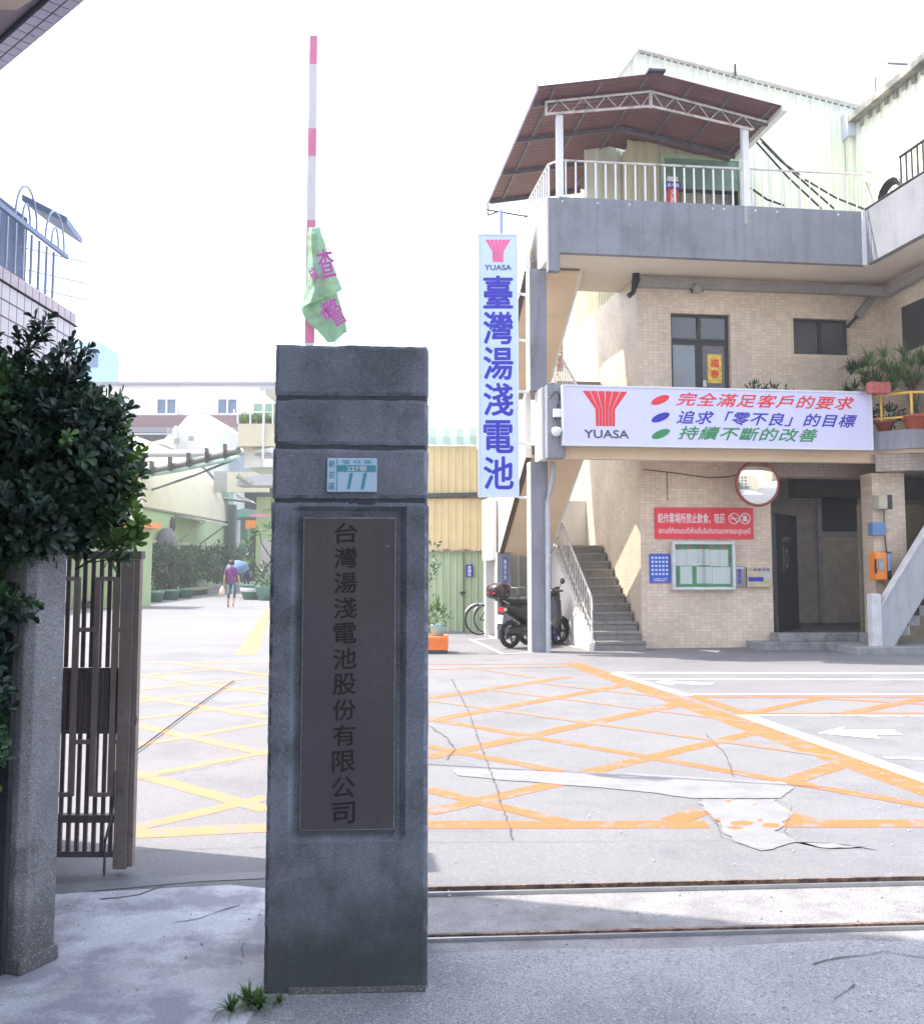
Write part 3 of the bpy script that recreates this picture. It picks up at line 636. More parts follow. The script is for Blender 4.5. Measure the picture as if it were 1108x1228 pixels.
for i in range(17): inst('baluster',bal,tb,(XB-.004,5.32-i*.093,2.966))
def arch(y,z,w_,h_,n=14): return [(XB-.004,y+w_*math.cos(math.pi*k/n),z+h_*math.sin(math.pi*k/n)) for k in range(n+1)]
for y in (4.97,5.33):
    for w_,h_ in ((.125,.19),(.045,.10)):
        m=M(); m.tube(arch(y,3.266,w_,h_),.006,6); m.build('arch_bar',MC['pale_blue_paint'],tb)
# room behind the terrace and its awnings
m=M(); wallholes(m,3.2,5.9,2.966,3.62,[(4.2,4.8,3.0,3.5)],-2.75,-2.65,'y'); m.build('room_wall',mat('slate_blue_tile',(.16,.2,.3),.5,.15,9,.1),tb)
m=M(); m.box(-2.74,-2.70,4.2,4.8,3.0,3.5); m.build('window',glass,tb)
m=M(); m.ext([(-2.60,5.70,3.66),(-2.33,5.70,3.52),(-2.36,6.02,3.50),(-2.60,6.02,3.66)],(0,0,.04)); m.build('awning',MC['blue_grey_paint'],tb)
for z in (3.15,3.25,3.38):
    m=M(); m.bar((-2.6,5.7,z),(-2.3,5.95,z-.02),.006); m.build('rack_bar',MC['pale_blue_paint'],tb)
# corner building whose overhang enters at top left
ob=thing('corner_building','building corner overhanging the street at top left with a tiled edge and board soffit','building',(-1.9,4.75,0))
foot=[(-1.0,3.87),(-1.87,4.69),(-2.635,5.45),(-3.2,5.95),(-7,5.95),(-7,-6),(-1.0,-6)]
def off2(d): # chamfer inward offset
    return [(-1.0-d*1.0,3.87-d*.45),(-2.78-d*.45,5.56-d),(-7,5.56-d),(-7,-6),(-1.0-d,-6)]
fasc=mat('lilac_tile',(.50,.48,.62),.35,.08,4,.02)
m=M(); m.prism(off2(.03),4.45,15); m.build('upper_wall',mat('lilac_wall',(.5,.48,.55),.6),ob)  # unseen upper body, height and corner shaped to cast the foreground shade
m=M(); m.prism(off2(.13),4.33,4.449); m.build('soffit',mat('soffit_board',(.30,.27,.30),.8,.2,1.5,.1,streak=.2),ob)
ed=Vector((-2.78+1.0,5.56-3.87)); Ln=ed.length; ed/=Ln; en=Vector((-ed.y,ed.x)); 
if en.x+en.y>0: en=-en
g0=Vector((-1.0,3.87))
grt=M()
for k,w_ in ((0,.055),(1,.055)):
    i=0
    while i*.095<Ln-.1:
        s0=g0+ed*(i*.095+.004)+en*(k*.062+.003); s1=s0+ed*.086; s2=s1+en*.055; s3=s0+en*.055
        mm=M(); mm.prism([tuple(s0),tuple(s1),tuple(s2),tuple(s3)],4.30-.0,4.318); mm.build('tile',fasc,ob); i+=1
q=[g0+en*.001,g0+ed*Ln+en*.001,g0+ed*Ln+en*.132,g0+en*.132]
m=M(); m.prism([tuple(v) for v in q],4.307,4.448); m.build('fascia',MC['groove_dark'],ob)
q=[g0+en*.5+ed*.6,g0+ed*1.32+en*.16,g0+ed*1.32+en*.9+Vector((-.5,-.2)),g0+en*.9+ed*.6+Vector((-.5,-.2))]
m=M(); m.prism([(-2.02,4.62),(-2.55,4.62),(-3.3,4.62),(-3.3,4.80),(-2.25,4.80)],4.315,4.3295); m.build('soffit_plank',mat('pale_plank',(.62,.52,.46),.7),ob)
m=M(); m.box(-4.3,-4.0,-6,5.4,0,4.329); m.build('unseen_shade_wall',MC['lilac_wall'],ob)  # unseen wall added to close a sun gap under the overhang
# ------------------------------------------------------------------ barrier boom + banner
BX=P(373,300,8)[0]
br=thing('barrier_gate','raised red and white parking barrier boom standing up behind the pillar','barrier',(BX,8,0))
m=M(); m.box(BX-.18,BX+.16,7.95,8.3,0,1.0); m.build('cabinet',orangep,br,bev=.02)
seg=[(412,375,redp),(375,299,0),(299,265,redp),(265,188,0),(188,155,redp),(155,78,0),(78,44,redp)]
def bzz(y): return P(373,y,8)[2]
zl=.9
m=M(); m.box(BX-.032,BX+.032,7.97,7.995,.85,bzz(412)); m.build('boom_foot',wpaint,br)
for y0,y1,mt in seg:
    m=M(); w_=.038-.008*(412-y0)/400; m.box(BX-w_,BX+w_,7.975,8.0,bzz(y0)+.0005,bzz(y1)-.0005); m.build('red_band' if mt else 'white_band',mt or wpaint,br)
def fp(x,y,d): return P(x,y,7.93+d)
clth=mat('banner_cloth',(.46,.66,.38),.7,.08,6,.05,c2=(.40,.68,.60),trans=.35)
bn=thing('banner','pale green and blue cloth banner with purple characters draped on the barrier boom','banner',fp(385,340,0))
def cloth(rows,name):
    vs=[];fs=[];nc=len(rows[0])
    for r_ in rows:
        for p in r_: vs.append(fp(*p))
    for i in range(len(rows)-1):
        for j in range(nc-1): fs.append((i*nc+j,(i+1)*nc+j,(i+1)*nc+j+1,i*nc+j+1))
    m=M(); m.add(vs,fs,True); o=m.build(name,clth,bn); ss_=o.modifiers.new('s','SUBSURF'); ss_.subdivision_type='SIMPLE'; ss_.levels=4; ss_.render_levels=4; tx=bpy.data.textures.new('cloth_wrinkle','CLOUDS'); tx.noise_scale=.16; dm=o.modifiers.new('d','DISPLACE'); dm.texture=tx; dm.strength=.06; dm.texture_coords='LOCAL'; sm2=o.modifiers.new('m','SMOOTH'); sm2.iterations=3; so_=o.modifiers.new('t','SOLIDIFY'); so_.thickness=.004; return o
cloth([[(370,272,.0),(374,272,-.03),(379,272,-.03),(383,271,0)],[(368,295,.0),(373,296,-.05),(381,300,-.04),(391,296,.01)],[(369,322,.01),(376,324,-.06),(388,325,-.05),(401,322,.01)],[(368,345,.01),(377,347,-.06),(390,345,-.07),(411,347,.0)],[(361,372,.01),(372,364,-.05),(385,358,-.06),(400,353,-.02)]],'upper_fold')
cloth([[(361,371,.03),(374,361,.0),(388,356,-.0),(404,350,.01)],[(365,380,.03),(378,374,-.04),(391,370,-.04),(410,370,.02)],[(371,388,.02),(382,388,-.04),(395,386,-.05),(414,384,.01)],[(383,399,.01),(390,400,-.02),(402,401,-.03),(417,398,.0)],[(392,408,.0),(395,411,-.01),(402,410,-.01),(409,404,.0)]],'lower_fold')
def flagtxt(c,x,y,w_,h_,ang):
    s=8/F; cc=fp(x,y,-.11); r=(math.cos(R(ang)),0,math.sin(R(ang))); u=(-math.sin(R(ang)),0,math.cos(R(ang)))
    text('character',c,purplep,bn,cc,r,u,w_*s,h_*s,bold=.03)
flagtxt('查',391,315,19,35,12); flagtxt('檢',376,328,9,17,25); flagtxt('警',401,374,19,34,32); flagtxt('察',391,376,10,15,35); 
# ------------------------------------------------------------------ main building (local frame a,b,z)
FB=-1.2
mb=bthing('factory_office_building','three storey beige tiled office building with grey parapet balconies and an outside stair','building',0,0,0)
z_d0=.29
hd=(B(804,374,0)[0],B(877,467,0)[0],3.56,B(840,376,0)[2]); hw=(B(951,381,0)[0],B(1019,426,0)[0],B(985,425,0)[2],B(985,382,0)[2])
hdoor=(2.5,4.05,.27,3.12)
m=M(); wallholes(m,0,4.85,0,6.86,[hd,hw,hdoor,(4.05,4.85,0,3.12)],0.0,.22); m.build('front_wall',tileF,mb)
m=M(); m.box(0,.2,.221,13,0,6.9); m.build('side_wall',tileS,mb)
m=M(); m.box(.201,12,12.8,13,0,6.9); m.build('rear_wall',white,mb)
m=M(); wallholes(m,-5,-.001,3.45,6.86,[(-2.6,-.62,B(1100,415,-1.)[2]-.05,6.25)],4.85,5.05,'y'); m.build('wing_wall',tileS,mb)
m=M(); m.box(4.86,4.9,-2.6,-.62,4.7,6.3); wf=m.build('wing_window',darkfr,mb)
m=M(); m.box(4.95,4.96,-2.5,-.72,4.8,6.2); m.build('pane',glass,wf)
m=M(); m.box(.2,12,.23,12.8,3.28,3.5); m.build('floor_slab',soffit,mb)
m=M(); m.box(.2,12,.23,12.8,6.86,7.0); m.build('roof_slab',soffit,mb)
# window
def window(parent,a0,a1,z0,z1,b,panes,fr=.045,mt=darkfr,gl=glass,name='window',trans=None):
    m=M(); m.box(a0,a1,b,b+.06,z0,z0+fr).box(a0,a1,b,b+.06,z1-fr,z1).box(a0,a0+fr,b+.001,b+.059,z0+fr,z1-fr).box(a1-fr,a1,b+.001,b+.059,z0+fr,z1-fr)
    for i in range(1,panes): x=a0+(a1-a0)*i/panes; m.box(x-fr*.6,x+fr*.6,b-.01,b+.05,z0+fr,z1-fr)
    f=m.build(name,mt,parent)
    for i in range(panes):
        x0=a0+(a1-a0)*i/panes; x1=a0+(a1-a0)*(i+1)/panes; q=M(); q.box(x0+fr,x1-fr,b+.02,b+.035,z0+fr,z1-fr); q.build('pane',gl,f)
    return f
window(mb,hw[0],hw[1],hw[2],hw[3],.09,2,.05)
zm=B(840,408,0)[2]
window(mb,hd[0],hd[1],zm,hd[3],.09,2,.05)
mid=B(841,440,0)[0]
for (x0,x1,gg,nm) in ((hd[0],mid,glass2,'door_leaf'),(mid,hd[1],mat('door_grey',(.16,.16,.165),.5),'door_leaf')):
    m=M(); m.box(x0,x1,.10,.15,3.56,zm-.005); d=m.build(nm,darkfr,mb)
    m=M(); m.box(x0+.06,x1-.09,.088,.11,3.7,zm-.08); m.build('pane',gg,d)
m=M(); m.box(mid+.04,mid+.10,.03,.1,4.80,4.92); m.build('door_handle',steel,mb)
fu0=B(849,459,.08);fu1=B(865,425,.08)
fu=bthing('new_year_poster','orange and red festive paper pasted on the upper floor door','poster',fu0[0],.08,fu0[2])
m=M(); m.box(fu0[0],fu1[0],.082,.086,fu0[2],fu1[2]); m.build('sheet',mat('poster_orange',(.9,.42,.08),.6,.25,14,0,c2=(.9,.7,.1)),fu)
for k,(c,cc) in enumerate((('福',red),('春',red))): text('character',c,cc,fu,((fu0[0]+fu1[0])/2,.0805,fu0[2]+(fu1[2]-fu0[2])*(.68-.36*k)),(1,0,0),(0,0,1),(fu1[0]-fu0[0])*.6,(fu1[2]-fu0[2])*.27,bold=.03)
# terrace (third level)
AT0=-1.93; AT1=3.85
m=M(); m.box(AT0+.2,AT1,FB,FB+.12,6.84,7.82); m.build('terrace_parapet',terrazzo,mb)
m=M(); m.box(AT0,AT0+.2,FB,FB+.18,6.52,7.80); m.build('parapet_end_pier',terrazzo,mb)
m=M(); m.box(AT0,AT0+.12,FB+.18,.9,6.75,7.80); m.build('side_parapet',white,mb)
m=M(); m.box(AT0+.12,4.85,FB+.12,0,6.86,7.0).box(AT0+.12,.0,0,1.2,6.86,7.0); m.build('terrace_slab',soffit,mb)
m=M(); m.box(AT0+.21,AT1,FB+.125,FB+.24,6.60,6.859); m.build('edge_beam',soffit,mb) if False else None
m=M(); m.prism([(AT1,FB),(AT1+.12,FB+.0),(AT1+.17,-5),(AT1+.05,-5)],6.84,7.82); m.build('wing_parapet',terrazzo,mb)
m=M(); m.prism([(AT1+.17,FB-.0),(AT1+.17,FB+.119),(4.85,FB+.119),(4.85,-5),(AT1+.22,-5)],6.86,7.0); m.build('wing_slab',soffit,mb)
m=M(); m.box(AT1-.06,AT1-.001+.02,FB-.05,FB-.002,6.83,7.80); m.build('downpipe',wpaint,mb)
for px in (675,717,755,855,868,906,932,1005):
    q=B(px,246,FB-.012); m=M(); m.lathe((q[0],FB,7.74),[(.022,0),(.012,-.02),(.001,-.024)],8,'y'); m.build('drain_spout',wpaint,mb)
# cable trunking under the soffit
trk_=mat('trunking_grey',(.30,.29,.28),.6)
m=M(); m.box(-.02,1.05,-.12,-.002,6.62,6.78).box(1.055,3.9,-.12,-.002,6.62,6.78); m.build('cable_trunking',trk_,mb)
m=M(); m.bar((3.9,-.07,6.70),(4.75,-.3,6.62),.13,.16); m.build('cable_trunking',trk_,mb)
m=M(); m.bar((4.74,-.35,6.6),(4.78,-2.6,6.72),.13,.16); m.build('cable_trunking',trk_,mb)
q0=B(1050,352,-.08); q1=B(1028,379,-.08); m=M(); m.bar((q0[0],-.08,q0[2]),(q1[0],-.08,q1[2]),.11,.12); m.build('cable_trunking',trk_,mb)
q2=B(1016,392,-.06); m=M(); m.bar((q1[0],-.06,q1[2]),(q2[0],-.06,q2[2]),.05); m.build('conduit',darkfr,mb)
m=M(); m.tube([(-.05,-.08,7.0),(-.06,-.10,6.85),(-.10,-.12,6.5),(-.2,-.12,6.42)],.05,8); m.tube([(.0,-.10,7.0),(.0,-.14,6.75),(-.12,-.16,6.45)],.03,6); m.build('cable_bundle',blackp,mb)
# second floor balcony: parapet behind the sign, landing, slab
m=M(); m.box(-1.66,AT1,FB+.03,FB+.12,3.50,4.42); m.build('balcony_parapet',terrazzo,mb)
m=M(); m.box(-1.97,-1.661,FB,FB+.3,3.30,4.55); m.build('parapet_end_pier',terrazzo,mb)
m=M(); m.box(-2.0,-1.9,FB+.3,-.3,3.30,4.55); m.build('side_parapet',white,mb)
m=M(); m.box(-1.9,4.85,FB+.12,-.001,3.48,3.62); m.build('balcony_slab',tan,mb)
m=M(); m.box(-1.66,4.3,FB+.121,FB+.3,3.30,3.479); m.build('slab_beam',tan,mb)
m=M(); m.box(2.3,4.85,-.12,-.001,3.12,3.47); m.build('door_lintel',tilemat('tile_lintel',(.36,.30,.26),(.22,.19,.17),.10,.058,0),mb)
# wing planter upstand
m=M(); m.prism([(AT1+.01,FB+.05),(AT1+.01,FB-.03),(4.33,-1.72),(6.5,-1.95),(6.5,-1.8),(4.4,-1.6)],3.50,3.83); m.build('planter_upstand',terrazzo,mb)
m=M(); m.prism([(AT1+.02,FB+.12),(4.4,-1.6),(6.5,-1.8),(6.5,-.0),(4.851,0),(4.851,FB+.12)],3.44,3.60); m.build('wing_balcony_slab',tan,mb)
m=M(); m.prism([(3.9,FB+.0),(4.35,-1.5),(6.5,-1.6),(6.5,-.9),(4.5,-.9)],3.13,3.439); m.build('wing_beam',MC['tile_lintel'],mb)
# column of the porch and porch interior
m=M(); m.prism([(3.96,-.96),(4.55,-1.0),(4.6,-.55),(4.0,-.5)],.27,3.129); m.build('porch_column',tileF,mb)
m=M(); m.box(2.52,8,2.6,2.7,.27,3.28); m.build('porch_back_wall',mat('porch_wall',(.70,.63,.55),.8),mb)
m=M(); m.box(2.35,2.49,.221,4.0,0,3.28); m.build('porch_side_wall',mat('porch_side',(.7,.63,.55),.8),mb)
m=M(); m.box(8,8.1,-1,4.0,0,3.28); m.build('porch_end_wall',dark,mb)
m=M(); m.box(2.49,8,.0,4.0,.20,.27); m.build('porch_floor',mat('porch_paving',(.13,.13,.135),.5),mb)
bx0,bx1=B(985,640,2.55)[0],B(1028,640,2.55)[0]
m=M(); m.box(bx0,bx1,2.54,2.595,.28,2.1); m.build('inner_door',mat('beige_door',(.78,.68,.52),.7),mb)
m=M(); m.box(bx0-.10,bx0-.005,2.5,2.595,.28,3.0).box(bx1+.005,bx1+.1,2.5,2.595,.28,3.0).box(bx0,bx1,2.5,2.59,2.11,2.2); m.build('inner_door_frame',mat('grey_frame',(.6,.58,.57),.6),mb)
m=M(); m.box(bx0,bx1,2.52,2.58,2.21,3.1); m.build('transom_louvre',darkfr,mb)
m=M(); m.box(3.22,3.36,2.45,2.59,2.3,3.0); m.build('strip_light_box',MC['grey_frame'],mb)
q=B(1047,640,1.2); m=M(); m.box(q[0]-.16,q[0]+.22,1.2,1.5,.27,2.05); m.build('red_cabinet',mat('dark_red',(.15,.015,.02),.6),mb)
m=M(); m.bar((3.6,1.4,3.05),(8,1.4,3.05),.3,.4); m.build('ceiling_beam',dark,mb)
# black open door leaf
d0=(2.53,.03); dl=M(); LE=B(957,690,.95); dl.prism([(2.53,-.02),(LE[0]-.04,.97),(LE[0],.95),(2.57,-.04)],.28,2.45); dleaf=dl.build('door_leaf',mat('black_door',(.028,.032,.04),.35),mb)
dv=Vector((LE[0]-2.57,.99,0)).normalized(); dn=Vector((dv.y,-dv.x,0))
cc=Vector((2.57,-.04,0))+dv*.62+dn*.003
mk=M(); mk.lathe((0,0,0),[(.07,0),(.095,0)],20,'y'); 
mk.v=[tuple(cc+dv*v[0]+Vector((0,0,1.62+v[2]*1.9))) for v in mk.v]; mk.build('door_emblem',mat('white_decal',(.42,.44,.46),.6),dleaf)
text('lettering','推拉\n推拉\n推拉',MC['white_decal'],dleaf,cc-dv*.2+Vector((0,0,1.62)),dv,(0,0,1),.1,.5,bold=.01)
text('lettering','自動門',MC['white_decal'],dleaf,cc+Vector((0,0,1.98)),dv,(0,0,1),.45,.09,bold=.01)
# steps to the porch
m=M(); m.box(1.95,8,-.62,-.001,-.05,.125); m.build('step',mat('step_concrete',(.30,.30,.31),.85,.2,3,.4,stain=(4,.5,(.14,.14,.14),.6)),mb,bev=.01)
m=M(); m.box(2.42,4.4,-.42,-.002,.126,.27); m.build('step',MC['step_concrete'],mb,bev=.01)
m=M(); m.box(3.2,8,-1.65,-.621,-.05,.12); m.build('step',MC['step_concrete'],mb,bev=.01)
# stair column posts
m=M(); m.box(-2.12,-1.82,-.52,-.22,0,3.299); m.build('column',terrazzo,mb)
m=M(); m.box(-2.132,-2.121,-.52,-.22,0,3.299).box(-2.132,-2.121,-.52,-.22,4.56,6.74); m.build('column_lit_side',white,mb)  # white skin puts the sunlight on the left face into the colour
m=M(); m.box(-2.12,-1.82,-.52,-.22,4.56,6.749); m.build('column',terrazzo,mb)
m=M(); m.tube([(-1.84,-.56,0),(-1.84,-.56,2.6),(-1.80,-.57,2.75),(-1.74,-.57,3.0),(-1.74,-.57,3.29)],.045,8); m.build('downpipe',mat('pipe_grey',(.42,.45,.50),.5),mb)
m=M(); m.box(-2.20,-1.92,2.55,2.85,0,1.75); m.build('column',terrazzo,mb)
m=M(); m.box(-2.212,-2.201,2.55,2.85,0,1.75); m.build('column_lit_side',white,mb)  # sunlit left side painted white on the back column too
# ------------------------------------------------------------------ outside stair
steps=mat('stair_concrete',(.27,.255,.24),.85,.25,5,.5,stain=(5,.5,(.13,.12,.11),.6))
stt=bthing('outside_stair','outdoor concrete stair with white balustrade walls climbing the left end of the office','staircase',-1,0,0)
def flight(a0,a1,b0,b1,z0,n,rise,solid=False):
    run=(b1-b0)/n; 
    for i in range(n):
        y0=b0+run*i; z1=z0+rise*(i+1); zb=z0+rise*i-(.0 if solid else .12)
        if solid: zb=z0 if i==0 else z0
        m=M(); yy0,yy1=(y0,y0+run+.02*(1 if run>0 else -1)) 
        m.box(a0,a1,yy0,y0+run,z1-rise-.03 if not solid else 0,z1-.045)
        m.box(a0,a1,y0-(.025 if run>0 else -.025),y0+run-(.025 if run>0 else -.025),z1-.045,z1); m.build('step',steps,stt)
RI=.158; NS=12; BL=2.7; b_s=-.32
flight(-.95,-.03,b_s,b_s+3.0,0,NS,RI,True)
bt=b_s+3.0; zl=RI*NS
def slopeslab(a0,a1,b0,z0,b1,z1,t,m): return m.ext([(a0,b0,z0-t),(a0,b1,z1-t),(a0,b1,z1-.001),(a0,b0,z0-.001)],(a1-a0,0,0))
m=M(); m.ext([(-.96,b_s,-.02),(-.96,bt,-.02),(-.96,bt,zl+.04),(-.96,b_s-.02,.14)],(-.10,0,0)); m.build('stringer_wall',white,stt)
m=M(); m.box(-2.2,-.005,bt,bt+1.25,zl-.16,zl); m.build('landing',steps,stt)
m=M(); m.box(-2.2,-.005,bt+1.15,bt+1.251,zl+.001,zl+1.0); m.build('landing_parapet',white,stt)
m=M(); m.box(-2.3,-2.201,bt,bt+1.251,zl-.3,zl+1.0); m.build('landing_parapet',white,stt)
# flight B back to the front, third level likewise
n2=11; r2=(3.62-zl)/n2; bE=-.25
def backflight(z0,z1,b0,b1,n):
    r_=(z1-z0)/n; run=(b1-b0)/n
    for i in range(n):
        m=M(); y0=b0+run*i; m.box(-2.05,-1.15,y0,y0+run,z0+r_*i-.02,z0+r_*(i+1)); m.build('step',steps,stt)
    m=M(); m.ext([(-2.06,b0,z0-.22),(-2.06,b1,z1-.22),(-2.06,b1,z1-.03),(-2.06,b0,z0-.03)],(.92,0,0)); m.build('waist_slab',tan,stt)
    m=M(); m.ext([(-2.16,b0,z0-.22),(-2.16,b1,z1-.22),(-2.16,b1,z1+.98),(-2.16,b0,z0+.98)],(.099,0,0)); m.build('balustrade_wall',white,stt)
    m=M(); m.ext([(-2.163,b0,z0-.245),(-2.163,b1,z1-.245),(-2.163,b1,z1-.221),(-2.163,b0,z0-.221)],(.10,0,0)); m.build('edge_strip',mat('edge_brown',(.10,.07,.05),.8),stt)
    m=M(); m.ext([(-1.14,b0,z0-.22),(-1.14,b1,z1-.22),(-1.14,b1,z1+.10),(-1.14,b0,z0+.10)],(.05,0,0)); m.build('inner_stringer',white,stt)
backflight(zl,3.62,bt,bE,n2)
z3=5.3
for i in range(11):
    m=M(); y0=0.0+(bt)/11*i; r_=(z3-3.62)/11; m.box(-.95,-.03,y0,y0+bt/11,3.62+r_*i-.1,3.62+r_*(i+1)); m.build('step',steps,stt)
m=M(); m.ext([(-.96,0,3.44),(-.96,bt,z3-.22),(-.96,bt,z3-.05),(-.96,0,3.6)],(.93,0,0)); m.build('waist_slab',tan,stt)
m=M(); m.box(-2.2,-.005,bt,bt+1.25,z3-.16,z3); m.build('landing',steps,stt)
m=M(); m.box(-2.2,-1.0,bt+1.15,bt+1.251,z3+.001,z3+1.0); m.build('landing_parapet',white,stt)
m=M(); m.box(-2.3,-2.201,bt,bt+1.251,z3-.3,z3+1.0); m.build('landing_parapet',white,stt)
backflight(z3,6.99,bt,bE,n2)
m=M(); m.box(-2.3,-2.16,bt+.4,bt+.6,1.0,z3-.3) if False else m.box(-2.29,-2.10,bt+.85,bt+1.1,0,zl-.16); m.build('support_column',white,stt)
m=M(); m.box(-1.2,-1.02,bt+.1,bt+.3,5.4,6.86); m.build('support_column',white,stt)
# railing of lower flight
rl=bthing('stair_handrail','thin metal handrail with balusters along the lower outdoor stair','handrail',-1.0,b_s,0)
def srail(rl,b0,z0,b1,z1,h,n,mt,a=-1.01):
    m=M(); m.tube([(a,b0,z0+.0),(a,b0,z0+h),(a,b1,z1+h)],.022,8); m.build('handrail',mt,rl)
    for i in range(1,n):
        q=i/n; y=b0+(b1-b0)*q; z=z0+(z1-z0)*q; m=M(); m.tube([(a,y,z+.05),(a,y,z+h-.01)],.011,6); m.build('baluster',mt,rl)
    m=M(); m.tube([(a,b0,z0+h*.45),(a,b1,z1+h*.45)],.010,6); m.build('mid_rail',mt,rl)
srail(rl,b_s-.02,0,bt,zl,.92,18,rustpaint)
rl2=bthing('stair_handrail','metal handrail on the upper outdoor stair behind the horizontal sign','handrail',-1.0,0,3.62)
srail(rl2,0,3.62,bt,z3,.9,18,rustpaint)
# red notice on the upper stair
m=M(); q=B(671,428,2.3); rn=bthing('stair_notice','narrow white notice with red characters beside the upper stair','notice',q[0],2.3,q[2]-.5)
m.box(q[0]-.06,q[0]+.08,2.3,2.32,q[2]-.3,q[2]+.3); m.build('board',whitep,rn); text('lettering','禁\n止\n吸\n菸',red,rn,(q[0]+.01,2.297,q[2]),(1,0,0),(0,0,1),.11,.56,bold=.02)
# ------------------------------------------------------------------ terrace railing + canopy + metal sheds
tr_=bthing('terrace_railing','white painted bar railing along the top floor terrace','railing',AT0,FB,7.82)
zR=8.50
m=M(); m.tube([(AT0+.07,.9,zR-.0),(AT0+.07,FB+.3,zR),(AT0+.22,FB+.07,zR),(3.9,FB+.07,zR+.04)],.02,8); m.build('top_rail',rustpaint,tr_)
me=M().box(-.013,.013,-.013,.013,0,.66).mesh('baluster',wpaint)
for i in range(20): inst('baluster',me,tr_,(-1.60+i*.178,FB+.07,7.82))
me2=M().box(-.008,.008,-.008,.008,0,.68).mesh('baluster',wpaint)
for i in range(11): inst('baluster',me2,tr_,(1.98+i*.178,FB+.07,7.82))
for i in range(10): inst('baluster',me,tr_,(AT0+.07,FB+.25+i*.2,7.80))
rr=bthing('wing_railing','rusty pipe frame and dark rail on the wing parapet at right','railing',AT1,FB,7.82)
m=M(); m.tube([(3.9,FB+.03,7.82),(3.9,FB+.03,8.62),(4.75,FB+.6,8.62),(4.75,FB+.6,7.9)],.025,8); m.build('pipe_frame',rustpaint,rr)
m=M(); m.tube([(3.9,FB+.03,8.42),(4.75,FB+.6,8.3)],.018,6).tube([(3.9,FB+.03,8.5),(4.3,FB+.3,7.9)],.02,6); m.build('brace',rustpaint,rr)
m=M(); m.tube([(3.96,-2.2,8.42),(4.0,-5,8.42)],.025,6); m.build('top_rail',darkmetal,rr)
me3=M().box(-.012,.012,-.012,.012,0,.58).mesh('baluster',darkmetal)
for i in range(12): inst('baluster',me3,rr,(3.97,-2.2-i*.16,7.83))
# hose bundle
m=M(); q=B(1062,236,-1.6)
for k in range(4):
    a_=.30-.03*k; m.tube([(3.93+.02*k,-1.9+a_*1.2*math.cos(t_*math.pi/8),7.86+.28*math.sin(t_*math.pi/8)*(1-.1*k)) for t_ in range(9)],.022,6)
m.tube([(3.86,FB-.04,7.84),(3.92,-1.5,7.87),(3.92,-2.3,7.88),(3.95,-3.4,7.86)],.03,6)
bsingle(m,'cable_coil',blackp,'black cable bundle looped over the parapet corner at top right','cable',3.93,-1.9,7.84)
# canopy
cp=bthing('terrace_canopy','gabled red-brown sheet canopy on white posts over the top terrace','canopy',-2,FB,7.82)
eL=(-2.20,-1.75,9.50); eR=(2.12,-1.75,9.42); rd=(-.15,-1.75,9.84)
backL=3.6; 
def roofz(a): return 9.50+(a+2.20)/(2.05)*.36 if a<-.15 else 9.86-(a+.15)/2.27*.44
def sheet(a0,a1,b0,b1,name):
    n_=int((b1-b0)/.14); m=M(); vs=[]
    for i in range(n_*3+1):
        b=b0+(b1-b0)*i/(n_*3); dz=(.0,.018,.0)[i%3]
        for a in (a0,a1): vs.append((a,b,roofz(a)+dz))
    m.add(vs,[(2*i,2*i+1,2*i+3,2*i+2) for i in range(n_*3)]); o=m.build(name,roofred,cp); s=o.modifiers.new('s','SOLIDIFY'); s.thickness=.008; return o
sheet(-2.20,-.15,-1.75,3.7,'roof_sheet'); sheet(-.1501,2.12,-1.75,1.22,'roof_sheet')
m=M(); m.bar((-.15,-1.8,9.90),(-.15,3.6,9.90),.3,.035); m.build('ridge_cap',mat('ridge_slate',(.06,.06,.10),.6),cp)
m=M(); m.bar((-2.22,-1.76,9.47),(-2.22,3.7,9.47),.03,.10); m.build('eave_trim',mat('trim_lilac',(.30,.28,.42),.5),cp)
m=M(); m.bar((2.14,-1.76,9.39),(2.14,.35,9.39),.10,.12); m.build('gutter',wpaint,cp)
for b in (-1.15,.3,1.9,3.5):
    for (x0,x1) in ((-2.18,-.15),(-.15,2.1 if b<1 else -.14)):
        if x1-x0<.1: continue
        m=M(); m.bar((x0,b,roofz(x0)-.06),(x1,b,roofz(x1)-.06),.05,.08); m.build('rafter',mat('rafter_dark',(.13,.11,.14),.7,.3,8,.1),cp)
for a in (-1.9,-1.1,-.3,.5,1.2,1.95):
    m=M(); m.bar((a,-1.7,roofz(a)-.022),(a,3.6 if a<-.1 else .35,roofz(a)-.022),.04,.03); m.build('purlin',MC['rafter_dark'],cp)
ct=[(-1.95,9.52),(-.08,9.83),(2.06,9.40)]; cb_=[(-1.97,9.30),(-.08,9.56),(1.78,9.24)]
for pts in (ct,cb_):
    for i in range(2):
        m=M(); m.tube([(pts[i][0],FB-.03,pts[i][1]-.03),(pts[i+1][0],FB-.03,pts[i+1][1]-.03)],.024,6); m.build('truss_chord',rustpaint,cp)
def lerpz(pts,a):
    for i in range(2):
        if a<=pts[i+1][0] or i==1:
            t=(a-pts[i][0])/(pts[i+1][0]-pts[i][0]); return pts[i][1]+(pts[i+1][1]-pts[i][1])*t-.03
n_=18
for i in range(n_):
    a=-1.93+i*(3.75/n_); a2=a+3.75/n_; 
    z0,z1=(lerpz(cb_,a),lerpz(ct,a2)) if i%2==0 else (lerpz(ct,a),lerpz(cb_,a2)); m=M(); m.tube([(a,FB-.03,z0),(a2,FB-.03,z1)],.009,5); m.build('truss_web',rustpaint,cp)
m=M(); m.box(-.11,-.06,FB-.05,FB-.0,9.5,9.8); m.build('king_post',rustpaint,cp)
m=M(); m.box(-1.975,-1.94,FB-.05,FB-.0,9.25,9.5); m.build('king_post',rustpaint,cp)
